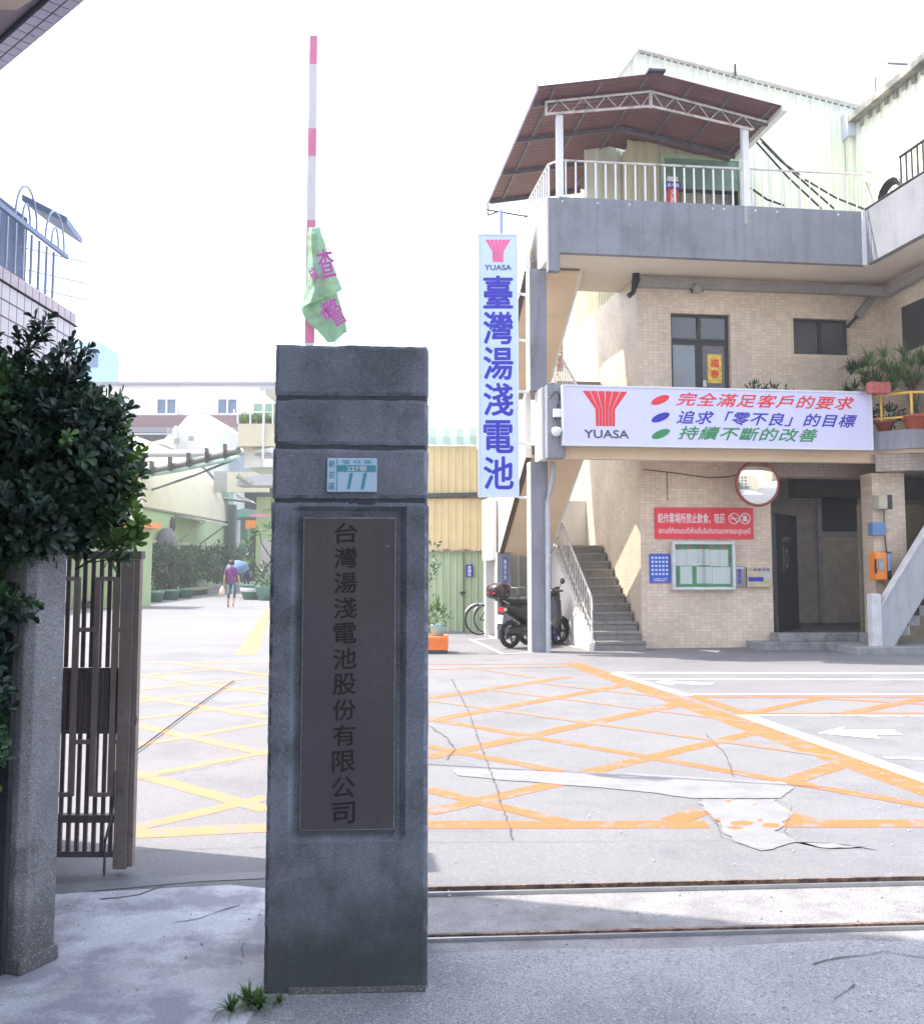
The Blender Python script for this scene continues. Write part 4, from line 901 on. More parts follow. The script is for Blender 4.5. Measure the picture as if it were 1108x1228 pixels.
for a in (-1.71,1.66):
    m=M(); m.box(a-.055,a+.055,FB+.0,FB+.11,7.78 if a<0 else 7.5,9.28); m.build('canopy_post',wpaint,cp)
m=M(); m.tube([(-2.2,3.6,9.4),(-2.2,3.65,9.2),(-2.0,3.2,9.15)],.02,5); m.build('gutter_outlet',darkmetal,cp)
# shed on terrace
SB=.7
sh=bthing('terrace_metal_shed','pale green corrugated metal room under the terrace canopy','shed',.15,SB,7.0)
m=M(); corr(m,(.72,SB),(.15,SB),7.0,lambda q:roofz(.2)-.03,.19,.03); 
m=M(); corr(m,(.15,SB),(.72,SB),7.0,9.75,.19,.03); m.build('front_sheet',cream,sh)
m=M(); corr(m,(.72,SB),(2.55,SB),9.52,9.74,.19,.03); m.build('front_sheet',cream,sh)
m=M(); corr(m,(.15,5.2),(.15,SB),7.0,9.7,.19,.03); m.build('side_sheet',cream,sh)
m=M(); m.box(.08,.14,SB-.04,SB+.02,7.0,9.75); m.build('corner_trim',cream,sh)
m=M(); m.box(.72,.80,SB-.06,SB+.04,7.0,9.52).box(2.33,2.41,SB-.06,SB+.04,7.0,9.52).box(.80,2.33,SB-.06,SB+.04,9.44,9.52); m.build('door_frame',mat('pale_green_frame',(.42,.52,.36),.5),sh)
m=M()
for i in range(8): m.box(.80,2.33,SB-.02,SB+.02,9.44-.075*(i+1)+.004,9.44-.075*i-.0)
m.build('roller_shutter',mat('teal_shutter',(.16,.26,.22),.5),sh)
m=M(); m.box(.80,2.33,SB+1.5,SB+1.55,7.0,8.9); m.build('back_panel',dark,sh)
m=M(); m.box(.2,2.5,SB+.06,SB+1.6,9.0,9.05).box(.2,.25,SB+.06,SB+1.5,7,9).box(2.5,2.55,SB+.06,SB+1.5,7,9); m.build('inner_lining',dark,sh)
fe=bthing('fire_extinguisher_sign','red extinguisher cabinet sign with blue and white panels behind the terrace railing','sign',1.0,SB-.25,7.0)
q=B(807,240,SB-.25); q1=B(807,213,SB-.25)
m=M(); m.box(q[0]-.10,q[0]+.10,SB-.27,SB-.20,7.0,q1[2]-.22); m.build('red_panel',redsign,fe)
m=M(); m.box(q[0]-.15,q[0]+.15,SB-.275,SB-.20,q1[2]-.219,q1[2]-.08); m.build('blue_panel',blue,fe)
m=M(); m.box(q[0]-.10,q[0]+.10,SB-.27,SB-.20,q1[2]-.079,q1[2]+.02); m.build('white_panel',whitep,fe)
text('lettering','滅\n火\n器',whitep,fe,(q[0],SB-.2715,(q[2]+q1[2]-.25)/2+.05),(1,0,0),(0,0,1),.12,.42,bold=.02)
text('lettering','滅火器',whitep,fe,(q[0],SB-.277,q1[2]-.15),(1,0,0),(0,0,1),.24,.08,bold=.02)
# big metal shed behind
S2=1.3
bs=bthing('rooftop_metal_hall','large pale lime corrugated metal hall with a gable roof behind the terrace','building',.3,S2,7.0)
pk=B(765,62,S2); er=B(1026,130,S2); el_=B(700,150,S2)
m=M(); L_=er[0]-pk[0]; corr(m,(pk[0],S2),(er[0]+.05,S2),7.0,lambda q:pk[2]+(er[2]-pk[2])*q,.30,.035); m.build('front_sheet',limem,bs)
m=M(); corr(m,(el_[0],S2),(pk[0],S2),7.0,lambda q:el_[2]+(pk[2]-el_[2])*q,.30,.035); m.build('front_sheet',limem,bs)
dv2=Vector((er[0]-pk[0],0,er[2]-pk[2])); rf=wpaint
m=M(); m.ext([(pk[0],S2-.08,pk[2]+.02),(er[0]+.1,S2-.08,er[2]+.02),(er[0]+.1,9,er[2]+.02),(pk[0],9,pk[2]+.02)],(0,0,.04)); m.build('roof_sheet',mat('pale_roof',(.66,.67,.66),.5),bs)
m=M(); m.ext([(el_[0],S2-.08,el_[2]+.02),(pk[0],S2-.08,pk[2]+.02),(pk[0],9,pk[2]+.02),(el_[0],9,el_[2]+.02)],(0,0,.04)); m.build('roof_sheet',MC['pale_roof'],bs)
n_=34
for i in range(n_):
    a=pk[0]+(er[0]-pk[0])*(i+.1)/n_; a2=pk[0]+(er[0]-pk[0])*(i+.75)/n_; z=lambda a_:pk[2]+(er[2]-pk[2])*(a_-pk[0])/(er[0]-pk[0])
    m=M(); m.ext([(a,S2-.10,z(a)-.075),(a2,S2-.10,z(a2)-.075),(a2,S2-.10,z(a2)-.045),(a,S2-.10,z(a)-.045)],(0,.02,0)); m.build('eave_clip',mat('slate_grey',(.14,.15,.2),.6),bs)
m=M(); m.box(B(879,80,S2)[0]-.02,B(879,80,S2)[0]+.02,S2-.12,S2-.08,z(B(879,80,S2)[0])-.02,z(B(879,80,S2)[0])+.22); m.build('lightning_rod',darkmetal,bs)
# wing wall upper: lime sheet facing left, gutter
WX=5.05
m=M(); corr(m,(WX,1.25),(WX,-4.5),7.0,10.60,.28,.03); m.build('wing_sheet',limem,bs)
m=M(); m.bar((WX-.10,1.2,10.62),(WX-.10,-4.5,10.55),.22,.14); m.build('wing_gutter',mat('gutter_dark',(.10,.10,.11),.6,.4,3,.1,c2=(.35,.34,.3)),bs)
for i in range(18):
    m=M(); m.box(WX-.05,WX-.032,1.0-i*.3,1.12-i*.3,10.40-(i%2)*.03,10.53); m.build('gutter_bracket',MC['gutter_dark'],bs)
m=M(); q=B(1020,150,S2-.2); m.prism([(q[0]-.12,S2-.3),(q[0]+.22,S2-.3),(q[0]+.22,S2-.04),(q[0]-.12,S2-.04)],q[2]-.25,q[2]+.25); m.build('rain_head',mat('pale_blue_metal',(.55,.60,.72),.5),bs)
m=M(); m.box(q[0]-.05,q[0]+.15,S2-.2,S2-.045,7.0,q[2]-.251); m.build('rain_pipe',limem,bs)
m=M(); m.bar((q[0]+.1,S2-.3,q[2]+.3),(q[0]+.45,S2-.4,q[2]+.55),.03).bar((5.0,.2,10.6),(5.0,.2,11.1),.02).bar((5.0,-1.0,10.75),(4.6,-.9,10.8),.03); m.build('roof_strut',MC['slate_grey'],bs)
# sagging cables across the lime sheet
cbm=M()
for (x0,y0),(x1,y1) in (((906,160),(1000,250)),((905,168),(985,250)),((900,225),(940,246)),((965,215),(1040,252)),((914,170),(960,210))):
    p0=B(x0,y0,.2);p1=B(x1,y1,-.2); cbm.tube([(p0[0],.2,p0[2]),((p0[0]+p1[0])/2,0,(p0[2]+p1[2])/2-.06),(p1[0],-.2,p1[2])],.02,5)
bsingle(cbm,'terrace_cables',rubber,'black cables slanting from the canopy post across the lime metal wall','cable',2,0,7.9)
# ------------------------------------------------------------------ signs
def logo(parent,c,right,up,w_,h_,mt,n=6,gap=.022):
    c=Vector(c);r=Vector(right);u=Vector(up)
    for i in range(n):
        def xs(q,sc): return (-1+2*q)*sc*w_/2
        q0=i/n+gap/2; q1=(i+1)/n-gap/2; wst=.43
        L=[(xs(q0,1),h_/2),(xs(q0,wst),h_/2-h_*.52),(xs(q0,wst*.98),-h_/2)]; Rr=[(xs(q1,1),h_/2),(xs(q1,wst),h_/2-h_*.52),(xs(q1,wst*.98),-h_/2)]
        vs=[c+r*x+u*y for x,y in L+Rr]; m=M(); m.add(vs,[(0,1,4,3),(1,2,5,4)]); m.build('logo_stripe',mt,parent)
# horizontal sign
hb=-1.36
s0=B(677,532,hb); s1=B(1043,473,hb); zA0,zA1=B(677,532,hb)[2],B(677,463,hb)[2]
hs=bthing('horizontal_company_sign','long lavender fascia sign with a red fan logo and three slanted slogan lines','sign',s0[0],hb,zA0)
aa0,aa1=s0[0],s1[0]; Wd=aa1-aa0; Hd=zA1-zA0
m=M(); m.box(aa0,aa1,hb,hb+.13,zA0,zA1); m.build('sign_face',signface,hs)
fr_=M(); fr_.box(aa0-.015,aa1+.015,hb-.012,hb+.12,zA1+.001,zA1+.03).box(aa0-.015,aa1+.015,hb-.012,hb+.12,zA0-.03,zA0-.001).box(aa0-.03,aa0-.001,hb-.013,hb+.12,zA0-.03,zA1+.03).box(aa1+.001,aa1+.03,hb-.013,hb+.12,zA0-.03,zA1+.03); fr_.build('sign_frame',mat('alu_frame',(.66,.70,.78),.4,.05,3,0,metal=.2),hs)
def SX(px): return B(px,500,hb)[0]
def SZ(px,py): return B(px,py,hb)[2]
yy=hb-.004
logo(hs,((SX(698.5)+SX(753))/2,yy,(SZ(726,469)+SZ(726,511))/2),(1,0,0),(0,0,1),SX(753.5)-SX(698.5),SZ(726,469)-SZ(726,511),red)
text('lettering','YUASA',greyp,hs,((SX(701)+SX(753))/2,yy,SZ(727,520.5)),(1,0,0),(0,0,1),SX(754)-SX(701),.135,bold=.028)
for px,py,mt in ((792,479.5,red),(792,500.5,blue),(792,520.3,green)):
    c=Vector((SX(px),yy,SZ(px,py))); m=M(); vs=[c]; 
    for k in range(28):
        t_=2*math.pi*k/28; x=.155*math.cos(t_); z=.082*math.sin(t_); vs.append(c+Vector((x+z*.55,0,z+x*.22)))
    m.add(vs,[(0,k+1,(k+1)%28+1) for k in range(28)]); m.build('bullet',mt,hs)
for s,x0,x1,yc,hh,mt in (('完全滿足客戶的要求',811,1025,481,.225,red),('追求「零不良」的目標',811,1028,502.5,.225,blue),('持續不斷的改善',813,980,520.5,.225,green)):
    xc=(x0+x1)/2; text('lettering',s,mt,hs,((SX(x0)+SX(x1))/2,yy,SZ(xc,yc)),(1,0,-.004),(0,0,1),SX(x1)-SX(x0),hh,bold=.022,shear=.32,spacing=1.08)
# small camera lamp & box on the pier end
cv=bthing('security_camera','small white dome camera and junction box at the left end of the fascia sign','camera',-1.84,FB-.1,3.9)
m=M(); m.box(-1.88,-1.74,FB-.08,FB-.001,3.98,4.12); m.build('junction_box',wpaint,cv,bev=.01)
m=M(); m.lathe((-1.84,FB-.10,3.72),[(.001,.09),(.07,.07),(.085,.03),(.075,-.02),(.05,-.06),(.001,-.075)],14); m.build('camera_dome',wpaint,cv)
m=M(); m.lathe((-1.84,FB-.135,3.73),[(.03,-.03),(.001,-.036)],10,'y'); m.tube([(-1.84,FB-.02,3.98),(-1.84,FB-.1,3.82)],.015,6); m.build('camera_bracket',darkmetal,cv)
m=M(); m.tube([(-1.95,FB-.03,4.3),(-1.82,FB-.04,4.42),(-1.76,FB-.03,4.35),(-1.8,FB-.03,4.15)],.014,6); m.build('camera_cable',blackp,cv)
# vertical sign
VY=wor(-2.4,-.6)[1]
vs_=thing('vertical_company_sign','tall narrow blue-white projecting sign with big blue characters hung beside the stair','sign',P(598,595,VY))
def VP(px,py): return P(px,py,VY)
tl_=VP(577,282);trr=VP(618.5,282);bl=VP(573.5,594);brr=VP(621,594)
x0=(tl_[0]+bl[0])/2;x1=(trr[0]+brr[0])/2;z0=bl[2];z1=tl_[2]
m=M(); m.box(x0,x1,VY,VY+.16,z0,z1); m.build('sign_face',signface2,vs_)
fr_=M(); fr_.box(x0-.03,x0-.001,VY-.01,VY+.17,z0-.03,z1+.03).box(x1+.001,x1+.03,VY-.01,VY+.17,z0-.03,z1+.03).box(x0,x1,VY-.01,VY+.17,z1+.001,z1+.03).box(x0,x1,VY-.01,VY+.17,z0-.03,z0-.001); fr_.build('sign_frame',MC['alu_frame'],vs_)
pink=mat('pink_print',(.82,.12,.30),.5)
logo(vs_,((x0+x1)/2,VY-.004,(VP(599,287)[2]+VP(599,314)[2])/2),(1,0,0),(0,0,1),.46,VP(599,287)[2]-VP(599,314)[2],pink)
text('lettering','YUASA',mat('slateblue_print',(.05,.09,.2),.5),vs_,((x0+x1)/2,VY-.004,VP(599,320.5)[2]),(1,0,0),(0,0,1),.47,.095,bold=.03)
ys=[331,374,416.5,460,504.5,548]; 
for c,y in zip('臺灣湯淺電池',ys):
    za=VP(598,y)[2]; zb_2=VP(598,y+38)[2]; text('character',c,blue,vs_,((x0+x1)/2,VY-.004,(za+zb_2)/2),(1,0,0),(0,0,1),.50,(za-zb_2),bold=.026)
for y in (350,406,468,531,596):
    q=VP(600,y); m=M(); pq=wor(-2.12,-.4,q[2]); m.tube([(x1+.02,VY+.08,q[2]),(pq[0],pq[1],q[2])],.025,6); m.build('bracket',wpaint,vs_)
q=VP(601,250); m=M(); m.tube([(q[0],VY+.08,z1+.03),(q[0],VY+.08,q[2])],.035,8); m.build('hanger_pole',MC['blue_grey_paint'],vs_)
m=M(); m.tube([(q[0]-.26,VY+.1,q[2]+.02),(q[0]+.5,VY+.4,q[2]+.0)],.014,6); m.build('stay',darkmetal,vs_)
# red sign
def flatsign(name,label,px0,py0,px1,py1,mt,b=-.03,th=.028,cat='sign'):
    a0=B(px0,py0,b)[0];a1=B(px1,py0,b)[0]; z0=B(px0,py1,b)[2]; z1=B(px0,py0,b)[2]
    t=bthing(name,label,cat,a0,b,z0); m=M(); m.box(a0,a1,b,b+th,z0,z1); m.build('board',mt,t); return t,a0,a1,z0,z1
t,a0,a1,z0,z1=flatsign('red_warning_sign','red sign with white characters, Thai text and two prohibition symbols above the notice case',785,608.5,903,646,redsign)
m=M(); 
for q in ((a0,a1,z1-.012,z1-.004),(a0,a1,z0+.004,z0+.012)): pass
w_=a1-a0;h_=z1-z0
text('lettering','鉛作業場所禁止飲食、吸菸',whitep,t,(a0+w_*.37,-.0325,z0+h_*.66),(1,0,0),(0,0,1),w_*.68,h_*.32,bold=.018)
text('lettering','สถานที่ทำงานตะกั่วห้ามดื่มรับประทานอาหารและสูบบุหรี่',whitep,t,(a0+w_*.5,-.0325,z0+h_*.24),(1,0,0),(0,0,1),w_*.93,h_*.26,bold=.012)
for k in (0,1):
    c=(a0+w_*(.80+.115*k),-.033,z0+h_*.66); m=M(); m.lathe(c,[(h_*.155,0),(h_*.185,0)],24,'y'); 
    m.bar((c[0]-h_*.11,c[1],c[2]+h_*.11),(c[0]+h_*.11,c[1],c[2]-h_*.11),.003,h_*.03)
    m.build('prohibition_ring',whitep,t)
    m=M()
    if k==0: m.box(c[0]-h_*.11,c[0]+h_*.10,c[1]-.0005,c[1],c[2]-h_*.02,c[2]+h_*.015)
    else: m.box(c[0]-h_*.08,c[0]+h_*.07,c[1]-.0005,c[1],c[2]-h_*.09,c[2]-h_*.0).lathe((c[0],c[1]-.0003,c[2]+h_*.04),[(.0001,0),(h_*.06,0)],12,'y')
    m.build('pictogram',whitep,t)
# blue table sign
t,a0,a1,z0,z1=flatsign('blue_extension_board','small blue board with rows of white squares left of the notice case',779,664,803.5,699,mat('blue_board',(.05,.10,.55),.5))
w_=a1-a0;h_=z1-z0; mat('pale_blue_print',(.55,.68,.85),.5)
for j in range(5):
    for i in range(5):
        xx=a0+w_*(.08+.175*i); zz=z1-h_*(.06+.14*(j+1)); m=M(); m.box(xx,xx+w_*.11,-.0325,-.030,zz+.012,zz+h_*.095); m.build('number_square',MC['pale_blue_print'],t)
text('lettering','分機表 內線\n總機請撥九',whitep,t,(a0+w_*.5,-.0325,z0+h_*.11),(1,0,0),(0,0,1),w_*.7,h_*.12)
# notice case
t,a0,a1,z0,z1=flatsign('notice_case','glazed aluminium notice case with papers on green felt under the red sign',808,653,876,704,mat('green_felt',(.10,.40,.22),.9),b=-.04,th=.035,cat='notice board')
fw=.055; m=M(); m.box(a0-fw,a1+fw,-.13,-.005,z1,z1+fw).box(a0-fw,a1+fw,-.13,-.005,z0-fw,z0).box(a0-fw,a0,-.13,-.005,z0,z1).box(a1,a1+fw,-.13,-.005,z0,z1); m.build('case_frame',mat('case_alu',(.62,.66,.66),.4),t,bev=.012)
pm=mat('paper',(.84,.92,.93),.7,.05,9,0); w_=a1-a0;h_=z1-z0
for (u,v,uu,vv) in ((.01,.50,.215,.88),(.22,.50,.42,.89),(.425,.51,.62,.89),(.625,.49,.80,.88),(.805,.48,.95,.88),(.10,.07,.31,.485),(.39,.08,.66,.475),(.665,.07,.985,.465)):
    m=M(); m.box(a0+w_*u,a0+w_*uu,-.043,-.0405,z0+h_*v,z0+h_*vv); m.build('paper_sheet',pm,t)
for k in range(5):
    m=M(); m.box(a0+w_*(.04+.2*k),a0+w_*(.10+.2*k),-.044,-.0405,z0+h_*.89,z0+h_*.98); m.build('pink_tab',mat('pink_tab_paint',(.55,.2,.22),.7),t)
gm_=bpy.data.materials.new('case_glass'); gm_.use_nodes=True; p=gm_.node_tree.nodes['Principled BSDF']; p.inputs['Transmission Weight'].default_value=1; p.inputs['Roughness'].default_value=.03; p.inputs['IOR'].default_value=1.3; p.inputs['Base Color'].default_value=(.97,.99,.98,1)
m=M(); m.box(a0,a0+w_*.52,-.115,-.110,z0,z1); m.build('sliding_pane',gm_,t)
m=M(); m.box(a0+w_*.48,a1,-.105,-.100,z0,z1); m.build('sliding_pane',gm_,t)
# mailboxes
t,a0,a1,z0,z1=flatsign('intercom_box','grey steel box with blue characters right of the notice case',879,679,894,703.5,mat('box_steel',(.24,.25,.27),.4,.15,8,.05,metal=.5),b=-.10,th=.098,cat='box')
text('lettering','電\n表\n箱',blue,t,((a0+a1)/2,-.1025,(z0+z1)/2),(1,0,0),(0,0,1),(a1-a0)*.3,(z1-z0)*.72,bold=.02)
m=M(); m.box(a0+.02,a1-.02,-.106,-.1005,z1-.045,z1-.02); m.build('slot_lid',steel,t)
t,a0,a1,z0,z1=flatsign('brass_mailbox','brass coloured mailbox with a row of small characters beside the dark doorway',895.5,681,925,704,mat('brass_box',(.48,.42,.28),.3,.2,8,.05,metal=.5),b=-.08,th=.078,cat='mailbox')
text('lettering','工會意見箱',blue,t,((a0+a1)/2,-.0825,z0+(z1-z0)*.9),(1,0,0),(0,0,1),(a1-a0)*.85,(z1-z0)*.13,bold=.02)
m=M(); m.box(a0+.03,a1-.16,-.085,-.0805,z0+.1,z0+.18); m.build('blue_label',blue,t); m=M(); m.box(a1-.17,a1-.03,-.085,-.0805,z0+.17,z0+.24); m.build('paper_label',MC['pale_blue_paint'],t)
# mirror
mc=B(908,580,-.75); mr=bthing('convex_mirror','round convex traffic mirror with a red rim under the fascia sign','mirror',mc[0],-.75,mc[2])
rr_=.375; mirm=bpy.data.materials.new('mirror_silver'); mirm.use_nodes=True; p=mirm.node_tree.nodes['Principled BSDF']; p.inputs['Metallic'].default_value=1; p.inputs['Roughness'].default_value=.03; p.inputs['Base Color'].default_value=(.8,.82,.84,1)
m=M(); prof=[(rr_*math.sin(k/8*.55)/math.sin(.55),-.0-.02-(math.cos(k/8*.55)-math.cos(.55))*rr_*.9) for k in range(9)]; m.lathe((mc[0],-.75,mc[2]),prof[::-1],40,'y')
o=m.build('mirror_face',mirm,mr)
m=M(); m.lathe((mc[0],-.75,mc[2]),[(rr_-.012,-.025),(rr_+.02,-.045),(rr_+.038,-.01),(rr_+.03,.03),(.25,.09),(.001,.1)],40,'y'); m.build('rim',mat('mirror_rim_red',(.28,.06,.055),.5),mr)
m=M(); m.tube([(mc[0],-.68,mc[2]),(mc[0],-.05,mc[2]+.05)],.025,8).box(mc[0]-.08,mc[0]+.08,-.03,-.002,mc[2]-.1,mc[2]+.2); m.build('bracket',darkmetal,mr)
# lamps/speaker on the wall
q=B(836,346,-.1); sp=bthing('wall_floodlight','small round grey floodlight on the tiled wall below the terrace slab','lamp',q[0],-.1,q[2])
m=M(); m.lathe((q[0],-.12,q[2]),[(.001,-.06),(.07,-.06),(.10,-.02),(.09,.02),(.04,.1),(.001,.11)],14,'y'); m.build('lamp_head',mat('lamp_grey',(.33,.31,.28),.5),sp)
m=M(); m.bar((q[0]-.13,-.06,q[2]+.02),(q[0]-.1,-.12,q[2]-.09),.02).bar((q[0]+.12,-.05,q[2]+.02),(q[0]+.1,-.12,q[2]-.05),.02); m.build('bracket',darkmetal,sp)
q=B(1031,546,-.6); m=M(); m.lathe((q[0],-.6,3.42),[(.16,.05),(.15,0),(.05,-.05),(.001,-.055)],16); bsingle(m,'soffit_lamp',wpaint,'round white ceiling lamp under the balcony near the porch column','lamp',q[0],-.6,3.42)
m=M(); q=[B(x,y,-.03) for x,y in ((772,563),(800,566),(830,570),(850,573),(872,572),(900,566),(925,564))]; m.tube([(p[0],-.02,p[2]) for p in q],.008,5)
q=[B(x,y,-.03) for x,y in ((800,566),(801,600))]; m.tube([(p[0],-.02,p[2]) for p in q],.006,5)
bsingle(m,'wall_cable',rubber,'thin sagging dark cable on the tiles above the red warning sign','cable',1,-.02,3.1)
# boxes & payphone on the column
q=B(1052,603,-.99); t=bthing('outdoor_unit_box','beige metal box high on the porch column','box',q[0],-1.2,q[2]-.13)
m=M(); m.box(q[0]-.10,q[0]+.06,-1.22,-.97,q[2]-.12,q[2]+.13); m.build('casing',mat('beige_case',(.45,.42,.32),.5),t,bev=.01)
m=M(); m.box(q[0]+.061,q[0]+.16,-1.2,-.985,q[2]-.12,q[2]+.13); m.build('side_unit',darkfr,t)
q=B(1049,635,-1.); t=bthing('blue_junction_box','small blue metal junction box on the porch column above the payphone','box',q[0],-1.15,q[2]-.12)
m=M(); m.box(q[0]-.12,q[0]+.13,-1.14,-.97,q[2]-.11,q[2]+.12); m.build('casing',mat('blue_case',(.12,.22,.42),.5),t,bev=.008)
m=M(); m.box(q[0]+.131,q[0]+.22,-1.06,-.985,q[2]-.06,q[2]+.03); m.build('switch',MC['beige_case'],t)
m=M(); m.tube([(q[0]+.17,-1.02,q[2]+.03),(q[0]+.17,-1.02,q[2]+.5)],.012,6).tube([(q[0]+.17,-1.02,q[2]-.06),(q[0]+.2,-1.02,q[2]-.5)],.012,6); m.build('conduit',darkfr,t)
q=B(1052,679,-1.05); t=bthing('payphone','orange payphone with a blue side panel on the porch column','payphone',q[0],-1.1,q[2]-.25)
m=M(); m.box(q[0]-.12,q[0]+.09,-1.22,-.98,q[2]-.24,q[2]+.24); m.build('phone_body',orangep,t,bev=.02)
m=M(); m.box(q[0]-.08,q[0]+.02,-1.232,-1.221,q[2]-.08,q[2]+.14); m.build('keypad_panel',mat('phone_grey',(.25,.32,.36),.5),t)
m=M()
for j in range(4):
    for i in range(3): m.box(q[0]-.066+i*.026,q[0]-.048+i*.026,-1.238,-1.233,q[2]-.06+j*.035,q[2]-.04+j*.035)
m.build('keys',steel,t)
m=M(); m.tube([(q[0]-.14,-1.24,q[2]+.12),(q[0]-.15,-1.25,q[2]+.0),(q[0]-.14,-1.24,q[2]-.12)],.022,8); m.build('handset',blackp,t)
m=M(); m.box(q[0]+.10,q[0]+.19,-1.18,-.98,q[2]-.24,q[2]+.25); m.build('side_shelf',darkfr,t); m=M(); m.box(q[0]+.11,q[0]+.175,-1.19,-1.181,q[2]-.08,q[2]+.22); m.build('blue_panel',mat('phone_blue',(.2,.33,.6),.5),t)
# ------------------------------------------------------------------ right stair
rs=bthing('porch_side_stair','grey concrete stair with a solid sloping balustrade at the right edge of the porch','staircase',3.7,-1.4,.12)
A_=lambda px,py:B(px,py,-1.5)
def p3(px,py,b=-1.5): q=B(px,py,b); return (q[0],b,q[2])
P1=p3(1056,728);P2=p3(1108,642);P3=p3(1108,718);P4=p3(1072,770)
sl_=(P2[2]-P1[2])/(P2[0]-P1[0]); ex=1.9
T1=(P2[0]+ex,-1.5,P2[2]+ex*sl_); T2=(P3[0]+ex,-1.5,P3[2]+ex*sl_)
Q4=(P4[0],-1.5,.121); Q5=(P1[0],-1.5,.121)
m=M(); m.ext([P1,Q5,Q4,T2,T1],(0,.12,0)); m.build('balustrade_wall',mat('pale_cement',(.40,.41,.44),.8,.1,2,.2,stain=(2,.55,(.28,.28,.3),.5),streak=.3),rs)
m=M(); m.ext([(P1[0],-1.53,P1[2]+.001),(T1[0],-1.53,T1[2]+.001),(T1[0],-1.53,T1[2]+.035),(P1[0],-1.53,P1[2]+.035)],(0,.18,0)); m.build('coping',mat('pale_coping',(.6,.6,.62),.7),rs)
m=M(); m.box(P1[0]-.17,P1[0]-.002,-1.53,-1.36,.121,1.01); m.build('newel_post',MC['pale_coping'],rs,bev=.01)
for i in range(14):
    m=M(); x=P1[0]+.15+i*.21; m.box(x,x+.21,-1.379,-.5,.12+.17*i+(-.0 if i<2 else 0),.12+.17*(i+1)); m.build('step',MC['step_concrete'],rs)
m=M(); m.ext([(P4[0]+.03,-1.379,.14),(P4[0]+2.4,-1.379,.14+2.4*sl_-.0),(P4[0]+2.4,-1.379,.2+2.4*sl_),(P4[0]+.03,-1.379,.2)],(0,.88,0)); m.build('waist_slab',tan,rs)
m=M(); m.box(P4[0]+.02,8,-.45,-.4,.12,2.6); m.build('back_wall',mat('olive_wall',(.24,.2,.13),.8),rs)
# ------------------------------------------------------------------ yellow rail, potted plants on wing balcony
yr=bthing('yellow_balcony_rail','yellow pipe railing round the planted balcony corner','railing',3.9,-1.3,3.83)
ym=mat('yellow_rail_paint',(.75,.48,.12),.5)
pts=[(3.87,FB+.0),(4.33,-1.67),(6.5,-1.9)]; q=B(1054,478,-1.35)
zt2=B(1087,470,-1.67)[2]
m=M(); m.tube([(x,y,zt2) for x,y in pts],.025,8); m.build('top_rail',ym,yr)
m=M(); m.tube([(x,y,zt2-.42) for x,y in pts],.02,8); m.build('mid_rail',ym,yr)
for x,y in ((3.98,-1.31),(4.33,-1.67),(5.2,-1.76)):
    m=M(); m.tube([(x,y,3.83),(x,y,zt2)],.025,8); m.build('post',ym,yr)
def pot(m,c,r0,r1,h_,rim=True):
    m.lathe(c,[(.001,0),(r0,0),(r1,h_*.85),(r1+(.02 if rim else 0),h_*.86),(r1+(.02 if rim else 0),h_),(r1-.02,h_),(r1-.03,h_*.9),(.001,h_*.88)],18)
rg=random.Random(21)
def bplant(name,label,a,b,z,potm,r0,r1,h_,fn,cat='potted plant',leaf=lfB,stems=None):
    t=bthing(name,label,cat,a,b,z); m=M(); pot(m,(a,b,z),r0,r1,h_); m.build('pot',potm,t)
    m=M(); fn(m,a,b,z+h_); m.build('foliage',leaf,t)
    if stems:
        m=M()
        for i in range(stems): m.tube([(a+rg.uniform(-.06,.06),b+rg.uniform(-.05,.05),z+h_*.8),(a+rg.uniform(-.12,.12),b+rg.uniform(-.1,.1),z+h_+.3),(a+rg.uniform(-.2,.2),b,z+h_+.7)],.012,5,.006)
        m.build('stem',bark,t)
def dracaena(m,a,b,z):
    for i in range(16):
        q=B(rg.uniform(1012,1042),rg.uniform(440,485),b); blades(m,(q[0],b+rg.uniform(-.12,.12),q[2]),28,.30,.026,rg,1.15)
def areca(m,a,b,z):
    for i in range(46):
        q=B(rg.uniform(1032,1130),rg.uniform(430,478),-1.2); blades(m,(q[0],-1.2+rg.uniform(-.35,.35),q[2]),34,.46,.016,rg,1.35)
bplant('potted_dracaena','dark spiky dracaena behind the right end of the fascia sign',3.75,-.75,3.62,terrac,.12,.17,.25,dracaena,leaf=lfM,stems=4)
bplant('potted_palm','feathery green palm plant filling the corner balcony above the yellow rail',4.75,-1.15,3.62,terrac,.14,.2,.25,areca,leaf=lfG,stems=6)
bplant('potted_shrub','dark red pot with a leafy shrub behind the first yellow rail post',4.05,-1.28,3.83,mat('dark_terracotta',(.22,.05,.03),.7),.1,.16,.17,lambda m,a,b,z:bush(m,(a+.15,b+.12,z+.14),(.28,.18,.2),260,.09,.04,rg))
bplant('potted_plant','bright terracotta pot with thin pale stems beside the corner rail post',4.42,-1.60,3.83,terrac,.14,.19,.25,lambda m,a,b,z:blades(m,(a,b,z),10,.5,.008,rg,.3),stems=3)
q=B(1047,450,-1.5); t=bthing('hanging_planter','pink-red hanging planter basket among the balcony plants','planter',q[0],-1.0,q[2]-.2)
m=M(); m.prism([(q[0]-.12,-1.62),(q[0]+.26,-1.62),(q[0]+.26,-1.45),(q[0]-.12,-1.45)],q[2]-.33,q[2]-.13); m.build('basket',mat('pink_basket',(.45,.12,.12),.7,.3,18,.2),t,bev=.02)
m=M(); blades(m,(q[0]+.07,-1.54,q[2]-.13),40,.22,.016,rg,1.2); m.build('foliage',lfM,t)
